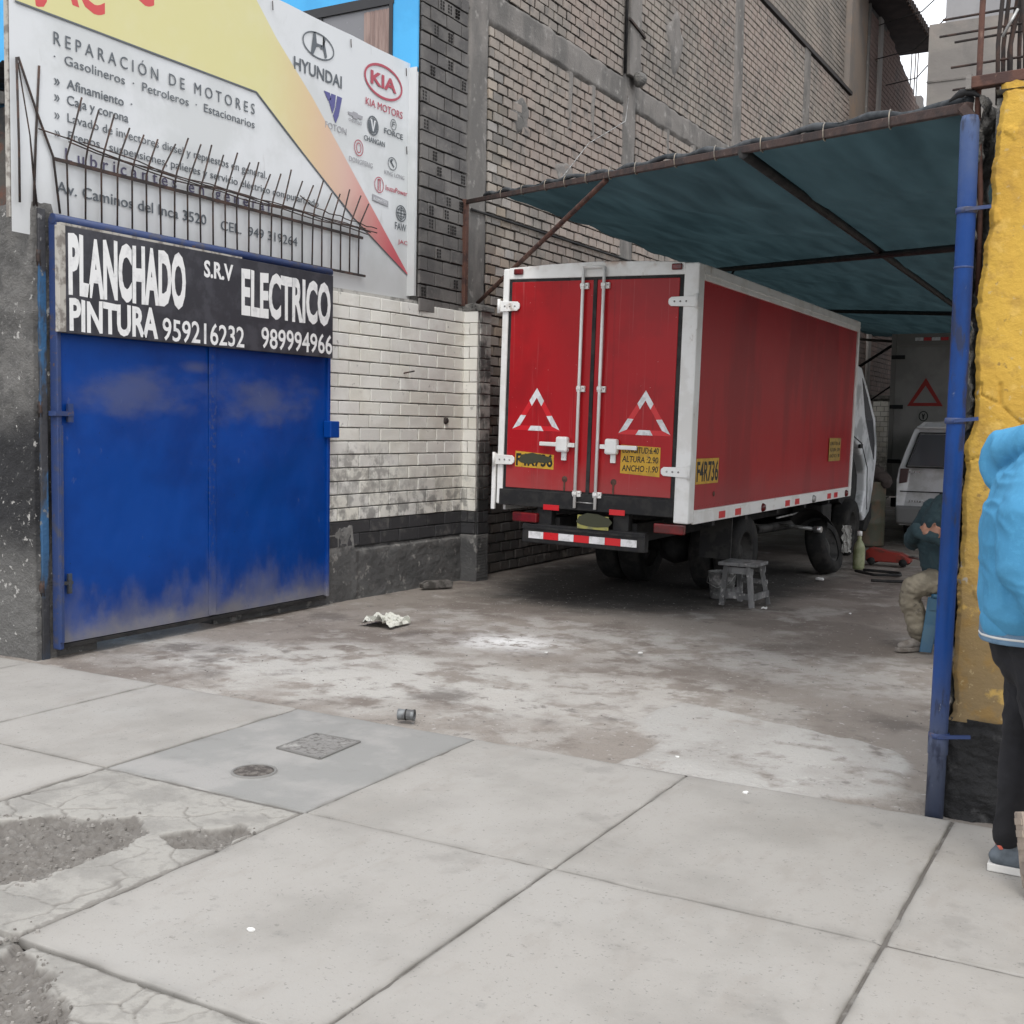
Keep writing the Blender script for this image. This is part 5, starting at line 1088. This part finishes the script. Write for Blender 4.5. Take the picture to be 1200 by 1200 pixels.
# ============================================================ grey box truck and silver van
g2 = thing('grey_box_truck', 'dull grey box truck parked at the back of the yard with a red warning triangle', 'truck', (-2.9, 18.9, 0))
M_gt = mat('grey_truck', (.34, .32, .305), .6, [ly('noise', (.28, .265, .25), s=2)])
MB().box((-3.87, 18.9, .55), (-1.9, 24, 3.08)).build('cargo_box', M_gt, g2, bevel=.02)
MB().box((-3.87, 18.885, .55), (-3.80, 18.90, 3.08)).box((-3.79, 18.885, 2.9), (-1.9, 18.90, 3.08)).build('rear_frame', mat('grey_truck_frame', (.24, .225, .21), .6), g2)
MB().box((-3.795, 18.89, .62), (-2.87, 18.897, 2.88)).build('rear_door', M_gt, g2, bevel=.003); MB().box((-2.85, 18.89, .62), (-1.95, 18.897, 2.88)).build('rear_door', M_gt, g2, bevel=.003)
gfr = lambda u, v, d: (u, 18.888-d, v)
tri = [(-3.335, 2.40), (-3.60, 1.965), (-3.07, 1.965)]; tin = [(-3.335, 2.28), (-3.51, 2.015), (-3.16, 2.015)]
b = MB()
for k in range(3): b.prism([tri[k], tri[(k+1) % 3], tin[(k+1) % 3], tin[k]], gfr, 0, .004)
b.build('warning_triangle', mat('dull_red', (.38, .03, .025), .5), g2)
pq = MB().prism([(-3.44, 1.70), (-3.26, 1.70), (-3.26, 1.92), (-3.44, 1.92)], gfr, 0, .003).build('sticker', mat('sticker_grey', (.3, .29, .27), .6), g2)
b = MB()
for k in range(20):
    a, c = 6.283*k/20, 6.283*(k+1)/20; b.prism([(-3.35+.07*math.cos(a), 1.81+.08*math.sin(a)), (-3.35+.07*math.cos(c), 1.81+.08*math.sin(c)), (-3.35+.055*math.cos(c), 1.81+.065*math.sin(c)), (-3.35+.055*math.cos(a), 1.81+.065*math.sin(a))], gfr, .003, .005)
b.prism([(-3.375, 1.86), (-3.35, 1.83), (-3.325, 1.86), (-3.34, 1.77), (-3.35, 1.755), (-3.36, 1.77)], gfr, .003, .005)
b.build('emblem', M_black, pq)
for x0, x1, mm in ((-3.52, -3.40, M_reflwhite), (-3.39, -3.28, M_reflred), (-3.27, -3.15, M_reflwhite), (-3.14, -3.03, M_reflred)): MB().box((x0, 18.88, 2.97), (x1, 18.886, 3.02)).build('reflector', mm, g2)
for z in (2.72, 1.95, 1.1): MB().box((-3.86, 18.865, z-.03), (-3.66, 18.884, z+.03)).build('hinge', M_gasket, g2)
for x in (-3.55, -2.2): MB().lathe([(.2, 0), (.36, -.01), (.38, .03), (.38, .19), (.36, .22), (.2, .21)], (x, 19.6, .38), 'X', 26).build('wheel', M_tyre, g2)
MB().box((-3.8, 18.95, .38), (-1.95, 19.05, .52)).build('bumper', M_chassis, g2); MB().box((-3.5, 19, .4), (-2.2, 24, .56)).build('chassis', M_chassis, g2)
vn = thing('silver_van', 'dusty silver minivan parked with its tailgate towards the yard entrance', 'van', (-2.4, 16.5, 0))
M_van = mat('van_silver', (.62, .62, .63), .35, [ly('noise', (.48, .475, .47), s=3)], metal=.2)
# body lofted along y from rear (16.5) to front; section x half-width vs z
cx = -2.42
def vbody():
    b = MB(); secs = []
    zs = [(.28, .78), (.42, .83), (.9, .84), (1.05, .82), (1.35, .74), (1.6, .66), (1.70, .55), (1.72, .0)]
    ys = [(16.62, .9, 0), (16.60, 1, 0), (17.2, 1.01, 0), (19.2, 1.01, 0), (20.3, .97, 0), (20.9, .9, 0)]
    rows = []
    for k, (y, s, _) in enumerate(ys):
        row = []
        for (z, w) in zs+[(z, -w) for z, w in zs[::-1][1:]]:
            yy = y
            if k < 2: yy = y-.06*max(0, 1-abs(z-.6)/.5)+.16*max(0, z-1.05)/.6
            if k > 3: z2 = z if z < 1.0 else 1.0+(z-1.0)*(.75 if k == 4 else .15)
            else: z2 = z
            row.append((cx+w*s, yy, z2))
        rows.append(row)
    n = len(rows[0])
    b.add([p for r_ in rows for p in r_], [(i*n+j, i*n+j+1, (i+1)*n+j+1, (i+1)*n+j) for i in range(len(rows)-1) for j in range(n-1)]+[tuple(range(n)), tuple((len(rows)-1)*n+j for j in range(n))[::-1]], False)
    return b
vb = vbody().build('body', M_van, vn, bevel=.03, seg=3)
vf = lambda u, v, d: (u, 16.60+(.16*(v-1.05)/.6 if v > 1.05 else 0)-d-(.06*max(0, 1-abs(v-.6)/.5) if v < 1.05 else 0), v)
MB().prism([(cx-.70, 1.10), (cx+.70, 1.10), (cx+.57, 1.53), (cx-.57, 1.53)], vf, -.01, .012).build('rear_window', M_glass, vn)
b = MB()
for p, q_ in (((cx-.72, 1.08), (cx+.72, 1.08)), ((cx-.72, 1.08), (cx-.585, 1.55)), ((cx+.72, 1.08), (cx+.585, 1.55)), ((cx-.585, 1.55), (cx+.585, 1.55))): b.bar(vf(*p, .012), vf(*q_, .012), .012, .018)
b.build('window_seal', M_gasket, vn)
MB().prism([(cx-.82, .30), (cx+.82, .30), (cx+.84, .55), (cx-.84, .55)], lambda u, v, d: (u, 16.50-d, v), -.12, .0).build('bumper', mat('bumper_grey', (.2, .2, .2), .5), vn, bevel=.04, seg=3)
MB().box((cx-.78, 16.55, .74), (cx+.78, 16.562, .755)).build('tailgate_seam', M_gasket, vn)
for s in (-1, 1): MB().prism([(cx+s*.80, .85), (cx+s*.70, .87), (cx+s*.68, 1.06), (cx+s*.79, 1.06)], lambda u, v, d: (u, 16.57-d, v), -.05, .01).build('tail_lamp', mat('dim_lamp', (.09, .05, .05), .4) if s < 0 else bpy.data.materials['dim_lamp'], vn, bevel=.006)
MB().prism([(cx-.26, .60), (cx+.26, .60), (cx+.26, .74), (cx-.26, .74)], lambda u, v, d: (u, 16.535-d, v), -.01, .005).build('plate_recess', M_gasket, vn)
MB().box((cx-.62, 16.69, 1.61), (cx+.62, 16.80, 1.645)).build('roof_spoiler', M_van, vn, bevel=.01)
for i, (u, v, w) in enumerate(((cx-.74, 1.0, .22), (cx-.66, .60, .24), (cx+.4, 1.0, .22))):   # chrome script badges, unreadable at this distance
    b = MB()
    for k in range(7): b.box((u+w*k/7, 16.548 if v < .8 else 16.582, v+.004*(k % 2)), (u+w*k/7+w*.1, 16.556 if v < .8 else 16.594, v+.03+.008*(k == 0)))
    b.build('badge', mat('chrome', (.7, .7, .7), .25, metal=.8) if i == 0 else bpy.data.materials['chrome'], vn)
for s in (-1, 1):
    for y in (17.3, 20.0): MB().lathe([(.0, -.02), (.16, -.02), (.3, -.01), (.32, .03), (.32, .16), (.3, .2), (.0, .2)], (cx+s*.70-.09, y, .31), 'X', 24).build('wheel', M_tyre, vn)

# ============================================================ people
M_skin = mat('skin', (.33, .17, .115), .55); M_hair = mat('black_hair', (.012, .01, .009), .6, bump=.6, bscale=120)
M_hood = mat('light_blue_fleece', (.075, .27, .46), .95, [ly('noise', (.06, .23, .40), s=4), ly('noise', (.10, .36, .58), s=60, lo=.5, hi=.65, a=.2)], bump=.3, bscale=160, bdist=.004, spec=.2)
M_tee = mat('grey_blue_hem', (.12, .20, .29), .9, [ly('noise', (.09, .16, .24), s=20)], bump=.3, bscale=150); M_trk = mat('black_trousers', (.005, .005, .007), .9, [ly('noise', (.009, .009, .012), s=5)], bump=.2)
M_shoe = mat('grey_shoe', (.10, .12, .14), .7, [ly('noise', (.07, .085, .1), s=14)]); M_sole = mat('sole_white', (.6, .59, .56), .6); M_solb = mat('rubber_sole', (.33, .27, .22), .8, [ly('noise', (.24, .2, .17), s=14)], bump=.5, bscale=70)
M_org = mat('coral_lining', (.55, .12, .08), .7)
def hand(ch, wrist, dirn, side, up, s=1., curl=.5, blobs=None):
    """palm plus five bent fingers as chains"""
    w = Vector(wrist); d = Vector(dirn).normalized(); sd = Vector(side).normalized(); u = Vector(up).normalized()
    ch.append([(*w, .024*s), (*(w+d*.035*s), .027*s), (*(w+d*.08*s), .026*s)])
    ch.append([(*(w+d*.04*s+sd*.018*s), .019*s), (*(w+d*.085*s+sd*.028*s), .016*s)]); ch.append([(*(w+d*.04*s-sd*.018*s), .019*s), (*(w+d*.085*s-sd*.028*s), .016*s)])
    for k, (o_, ln) in enumerate(((.031, .066), (.0105, .076), (-.0105, .071), (-.031, .055))):
        a = w+d*.088*s+sd*o_*s; c = curl+k*.08; p1 = a+(d*math.cos(c*.6)+u*-math.sin(c*.6))*ln*.45*s
        p2 = p1+(d*math.cos(c*1.6)-u*math.sin(c*1.6))*ln*.33*s; p3 = p2+(d*math.cos(c*2.4)-u*math.sin(c*2.4))*ln*.25*s
        ch.append([(*a, .0095*s), (*p1, .0088*s), (*p2, .0082*s), (*p3, .007*s)])
    t0 = w+d*.03*s+sd*.03*s; t1 = t0+(d*.6+sd*.7-u*.3).normalized()*.035*s; t2 = t1+(d*.9+sd*.2-u*.4).normalized()*.03*s
    ch.append([(*t0, .013*s), (*t1, .011*s), (*t2, .009*s)])
def headparts(par, c, face, skin, hairm, neck):
    c = Vector(c); f = Vector(face).normalized(); r_ = f.cross(Vector((0, 0, 1))).normalized(); u = Vector((0, 0, 1))
    ch = [[(*Vector(neck), .056), (*(c-u*.07-f*.01), .055)]]
    bl = [(tuple(c+u*.02-f*.012), (.079, .088, .098) if abs(f.y) > abs(f.x) else (.092, .077, .098)), (tuple(c-u*.045+f*.022), (.058, .058, .07)), (tuple(c-u*.085+f*.045), (.026, .026, .02))]
    ch.append([(*(c+u*.012+f*.082), .008), (*(c-u*.02+f*.102), .013)])                       # nose
    ch.append([(*(c-u*.052+f*.074-r_*.018), .008), (*(c-u*.052+f*.082), .0095), (*(c-u*.052+f*.074+r_*.018), .008)])   # mouth
    ch.append([(*(c+u*.03+f*.074-r_*.04), .008), (*(c+u*.034+f*.084), .007), (*(c+u*.03+f*.074+r_*.04), .008)])       # brow
    for s in (-1, 1): bl.append((tuple(c+r_*s*.078-f*.01-u*.005), (.02, .02, .032)))
    return ch, bl
def face_bits(par, c, face):
    c = Vector(c); f = Vector(face).normalized(); r_ = f.cross(Vector((0, 0, 1))).normalized()
    for s in (-1, 1):
        e = c+Vector((0, 0, .012))+f*.078+r_*s*.03
        MB().lathe([(0, -.009), (.007, -.006), (.009, 0), (.007, .006), (0, .009)], e, n=12).build('eye', mat('eye_dark', (.05, .035, .03), .2) if 'eye_dark' not in bpy.data.materials else bpy.data.materials['eye_dark'], par)
def shoe(par, heel, toe, up=(0, 0, 1), side=None, upper=None, solem=None):
    h = Vector(heel); t = Vector(toe); d = (t-h).normalized(); u = Vector(up); u = (u-d*u.dot(d)).normalized(); s = d.cross(u).normalized(); L_ = (t-h).length
    out = [(0, -.028), (.02, -.036), (.3, -.034), (.55, -.042), (.75, -.046), (.92, -.036), (1, -.012), (1, .010), (.93, .03), (.75, .04), (.5, .034), (.25, .032), (.02, .033), (0, .028)]
    so = MB().prism([(a*L_, b_) for a, b_ in out], lambda a, b_, d_: tuple(h+d*a+s*b_+u*d_), 0, .028).build('sole', solem or M_sole, par, bevel=.006)
    for k in range(6): MB().prism([(L_*(.08+k*.15), -.028), (L_*(.08+k*.15)+.022, -.028), (L_*(.08+k*.15)+.022, .026), (L_*(.08+k*.15), .026)], lambda a, b_, d_: tuple(h+d*a+s*b_+u*d_), -.004, .002).build('tread', M_solb, so)
    ch = [[(*(h+d*.035+u*.05), .036), (*(h+d*.12+u*.055), .040), (*(h+d*L_*.62+u*.046), .038), (*(t-d*.045+u*.036), .032)], [(*(h+d*.05+u*.05), .036), (*(h+d*.06+u*.10), .038)]]
    return organic('shoe', upper or M_shoe, ch, par, voxel=.007, smooth=5)
# ---- walking person, facing +X, seen from behind / side, cut by the right edge of the picture
X0, Y0 = -.345, 4.36
pw = thing('person', 'person in light blue hoodie and black trousers walking right past the yellow wall', 'person', (X0, Y0, 0))
hx = X0+.10; hc = (hx+.06, Y0, 1.66)
ch, blb = headparts(None, hc, (1, 0, 0), M_skin, M_hair, (X0+.03, Y0, 1.47))
# body under clothes with arms and hands, continuous
ch += [[(X0-.02, Y0, .92, .13), (X0-.03, Y0, 1.15, .12), (X0-.02, Y0, 1.38, .12), (X0+.01, Y0, 1.46, .07)]]
hand(ch, (X0+.14, Y0-.25, .86), (.35, 0, -1), (1, 0, .3), (0, -1, 0)); hand(ch, (X0-.02, Y0+.27, .84), (.05, 0, -1), (1, 0, 0), (0, 1, 0))
ch += [[(X0-.0, Y0-.2, 1.38, .05), (X0-.02, Y0-.25, 1.12, .042), (X0+.14, Y0-.25, .86, .028)], [(X0, Y0+.2, 1.38, .05), (X0-.08, Y0+.26, 1.1, .042), (X0-.02, Y0+.27, .84, .028)]]
organic('body', M_skin, ch, pw, voxel=.009, smooth=4, blobs=blb); face_bits(pw, hc, (1, 0, 0))
organic('hair', M_hair, [], pw, voxel=.01, smooth=3, wr=.006, wscale=30, blobs=[((hc[0]-.028, hc[1], hc[2]+.045), (.098, .088, .09))])
# hoodie: torso elliptical via parallel chains, hood bag at the back of the neck
tor = []
for dy in (-.13, -.065, 0, .065, .13):
    e = .022 if abs(dy) > .1 else 0
    tor.append([(X0-.085+e, Y0+dy, .99, .125), (X0-.075+e, Y0+dy, 1.10, .135), (X0-.085+e, Y0+dy, 1.25, .135), (X0-.05+e, Y0+dy, 1.37, .12), (X0-.01, Y0+dy*.75, 1.44, .09)])
    tor.append([(X0+.01, Y0+dy, .99, .13), (X0+.03, Y0+dy, 1.2, .13), (X0+.03, Y0+dy*.9, 1.36, .11)])
tor += [[(X0-.02, Y0-.17, 1.40, .085), (X0-.06, Y0-.235, 1.28, .078), (X0-.07, Y0-.255, 1.12, .068), (X0+.02, Y0-.26, .98, .058), (X0+.12, Y0-.25, .88, .045)],
        [(X0-.02, Y0+.17, 1.40, .085), (X0-.10, Y0+.24, 1.26, .075), (X0-.12, Y0+.26, 1.1, .066), (X0-.05, Y0+.265, .93, .05), (X0-.02, Y0+.27, .87, .043)]]
tor += [[(X0+.02, Y0-.10, 1.50, .05), (X0-.07, Y0-.10, 1.535, .055), (X0-.135, Y0-.06, 1.50, .06), (X0-.15, Y0, 1.46, .065), (X0-.135, Y0+.06, 1.50, .06), (X0-.07, Y0+.10, 1.535, .055), (X0+.02, Y0+.10, 1.50, .05)],
        [(X0-.10, Y0-.04, 1.555, .032), (X0-.165, Y0-.03, 1.535, .04), (X0-.195, Y0, 1.49, .042), (X0-.19, Y0, 1.435, .045), (X0-.16, Y0, 1.40, .05)], [(X0-.10, Y0+.05, 1.545, .035), (X0-.16, Y0+.04, 1.52, .05), (X0-.18, Y0+.02, 1.46, .05)]]
organic('hoodie', M_hood, tor, pw, voxel=.007, smooth=12, wr=.011, wscale=6)
hem = []
for dy in (-.12, -.06, 0, .06, .12): hem.append([(X0-.085, Y0+dy, .955, .122), (X0+.02, Y0+dy, .955, .122)])
organic('hoodie_cuff', M_hood, [[(x, y, .925, .095) for x, y in ((X0-.10, Y0-.11), (X0+.03, Y0-.11), (X0+.04, Y0), (X0+.03, Y0+.11), (X0-.10, Y0+.11), (X0-.11, Y0), (X0-.10, Y0-.11))]], pw, voxel=.011, smooth=2)
def band(z0, z1, k, m, name):
    b = MB(); n = 32
    P = [(X0-.04+(.165+k)*abs(math.cos(t))**.75*(1 if math.cos(t) > 0 else -1), Y0+(.2+k)*abs(math.sin(t))**.75*(1 if math.sin(t) > 0 else -1)) for t in [6.2832*i/n for i in range(n)]]
    return MB().prism(P, lambda u, v, d: (u+.002*math.sin(v*90), v, d), z0, z1).build(name, m, pw, bevel=.006)
band(.845, .925, -.002, M_tee, 'shirt_hem'); band(.862, .872, .0, M_sole, 'shirt_stripe')
# trousers
LA = Vector((-.435, Y0+.03, .16)); 
tr_ = [[(X0-.05, Y0+.02, .86, .13), (X0-.02, Y0-.02, .80, .135)],
       [(X0-.03, Y0+.09, .84, .105), (X0-.04, Y0+.08, .66, .088), (X0-.06, Y0+.06, .46, .064), (X0-.08, Y0+.04, .28, .052), (X0-.085, Y0+.03, .13, .045)],
       [(X0-.0, Y0-.09, .84, .105), (X0+.03, Y0-.10, .64, .086), (X0+.05, Y0-.11, .48, .064), (X0+.04, Y0-.13, .38, .05), (X0+.035, Y0-.14, .30, .046)]]
organic('trousers', M_trk, tr_, pw, voxel=.009, smooth=6, wr=.008, wscale=9)
shoe(pw, (-.49, Y0+.035, .0), (-.22, Y0+.035, .0))
MB().tube([(-.445, Y0-.005, .095), (-.465, Y0+.035, .10), (-.445, Y0+.075, .095)], .008, 8).build('shoe_lining', M_org, pw)
shoe(pw, (-.385, 4.22, .275), (-.335, 4.15, .02), up=(.8, .55, .3), upper=mat('peach_shoe', (.5, .3, .25), .7), solem=M_solb)
# ---- seated man on a blue plastic stool behind the pipe
sx, sy = -1.22, 8.75
ps = thing('person', 'seated man in dark teal sweater and khaki trousers, arms folded, behind the blue pipe', 'person', (sx, sy, 0))
M_tsw = mat('teal_sweater', (.022, .045, .054), .95, [ly('noise', (.03, .058, .068), s=9)], bump=.3, bscale=90); M_khk = mat('khaki_trousers', (.25, .22, .165), .9, [ly('noise', (.16, .14, .105), s=6), ly('noise', (.08, .07, .06), s=14, lo=.6, hi=.68, a=.7)], bump=.3, bscale=60)
fc = Vector((-.6, -.8, 0)); rt = Vector((-.8, .6, 0))   # facing, his right hand side
c0 = Vector((sx, sy, 0))
def L3(f, r_, z, rad): p = c0+fc*f+rt*r_; return (p.x-.13*min(1, max(0, (z-.5)/.12)), p.y, z, rad)
c0u = c0+Vector((-.13, 0, 0))
hc2 = c0+Vector((-.035, 0, 0))+fc*.0+Vector((0, 0, 1.26))
ch, blb = headparts(None, hc2, fc, M_skin, M_hair, c0+Vector((-.05, 0, 1.08)))
ch += [[L3(.0, 0, .58, .1), L3(.02, 0, .85, .09), L3(-.02, 0, 1.0, .07), (sx-.07, sy, 1.08, .05)]]
w1 = c0u+fc*.21-rt*.04+Vector((0, 0, .86)); hand(ch, w1, rt*-1., (0, 0, 1), fc*-1, curl=.3)
w2 = c0u+fc*.24-rt*.05+Vector((0, 0, .85)); hand(ch, w2, rt*.9-fc*.25, (0, 0, 1), fc, curl=.5)
organic('body', M_skin, ch, ps, voxel=.009, smooth=4, blobs=blb); face_bits(ps, hc2, fc)
organic('hair', M_hair, [], ps, voxel=.01, smooth=3, wr=.006, wscale=30, blobs=[((hc2.x+.018, hc2.y+.024, hc2.z+.045), (.088, .092, .09))])
swt = [[L3(.0, d, .60, .13), L3(.02, d, .75, .125), L3(.0, d, .92, .12), L3(-.02, d*.8, 1.03, .085)] for d in (-.09, 0, .09)]
swt += [[(sx-.10, sy, .98, .11), (sx-.07, sy, 1.07, .085)]]
swt += [[L3(-.02, .18, 1.0, .075), L3(.02, .25, .86, .066), L3(.08, .27, .74, .062), L3(.17, .17, .80, .052), L3(.22, .08, .87, .042)],
        [L3(-.02, -.18, 1.0, .075), L3(.02, -.25, .86, .066), L3(.08, -.27, .76, .062), L3(.2, -.12, .82, .052), L3(.23, .04, .84, .042)]]
organic('sweater', M_tsw, swt, ps, voxel=.011, smooth=6, wr=.010, wscale=9)
kR = (-1.56, 8.60); fR = (-1.50, 8.66)
tr_ = [[L3(-.03, -.07, .53, .12), L3(-.03, .07, .53, .12)],
       [L3(.0, .1, .53, .105), ((sx+kR[0])/2-.02, (sy+kR[1])/2, .50, .092), (kR[0], kR[1], .44, .082), (kR[0]-.01, kR[1]+.02, .36, .074), (fR[0]-.02, fR[1], .2, .07), (fR[0], fR[1]+.01, .10, .062)],
       [L3(.0, -.1, .53, .105), L3(.2, -.2, .50, .09), L3(.36, -.27, .44, .078), L3(.34, -.27, .3, .068), L3(.3, -.27, .1, .055)]]
organic('trousers', M_khk, tr_, ps, voxel=.011, smooth=5, wr=.016, wscale=11)
M_bt = mat('dusty_boot', (.16, .14, .12), .9, [ly('noise', (.24, .22, .2), s=9)])
shoe(ps, (fR[0]+.05, fR[1]+.06, -.01), (fR[0]-.13, fR[1]-.14, -.01), upper=M_bt, solem=M_bt)
lf = c0+fc*.25-rt*.27; shoe(ps, (lf.x, lf.y, -.01), (lf.x-.15, lf.y-.2, -.01), upper=M_bt, solem=M_bt)
ls = thing('plastic_stool', 'blue plastic stool under the seated man, mostly hidden behind the pipe', 'stool', (sx, sy, 0))
M_bs = mat('blue_plastic', (.025, .095, .17), .5, [ly('noise', (.04, .11, .17), s=6)])
MB().prism([(-.17, -.15), (-.15, -.17), (.15, -.17), (.17, -.15), (.17, .15), (.15, .17), (-.15, .17), (-.17, .15)], lambda u, v, d: (sx-.03+u, sy-.0+v, d), .385, .415).build('seat', M_bs, ls, bevel=.01)
for a in (-1, 1):
    for c in (-1, 1):
        x, y = sx-.03+a*.14, sy+c*.14; X_, Y_ = sx-.03+a*.185, sy+c*.185
        MB().add([(X_-.04, Y_-.012*c, 0), (X_+.04, Y_-.012*c, 0), (X_+.04, Y_+.012*c, 0), (X_-.04, Y_+.012*c, 0), (x-.05, y-.012, .39), (x+.05, y-.012, .39), (x+.05, y+.012, .39), (x-.05, y+.012, .39)], [(0, 3, 2, 1), (4, 5, 6, 7), (0, 1, 5, 4), (1, 2, 6, 5), (2, 3, 7, 6), (3, 0, 4, 7)]).build('leg', M_bs, ls, bevel=.004)
MB().box((sx-.2, sy-.165, .30), (sx+.14, sy-.15, .38)).box((sx-.2, sy+.15, .30), (sx+.14, sy+.165, .38)).build('apron', M_bs, ls)
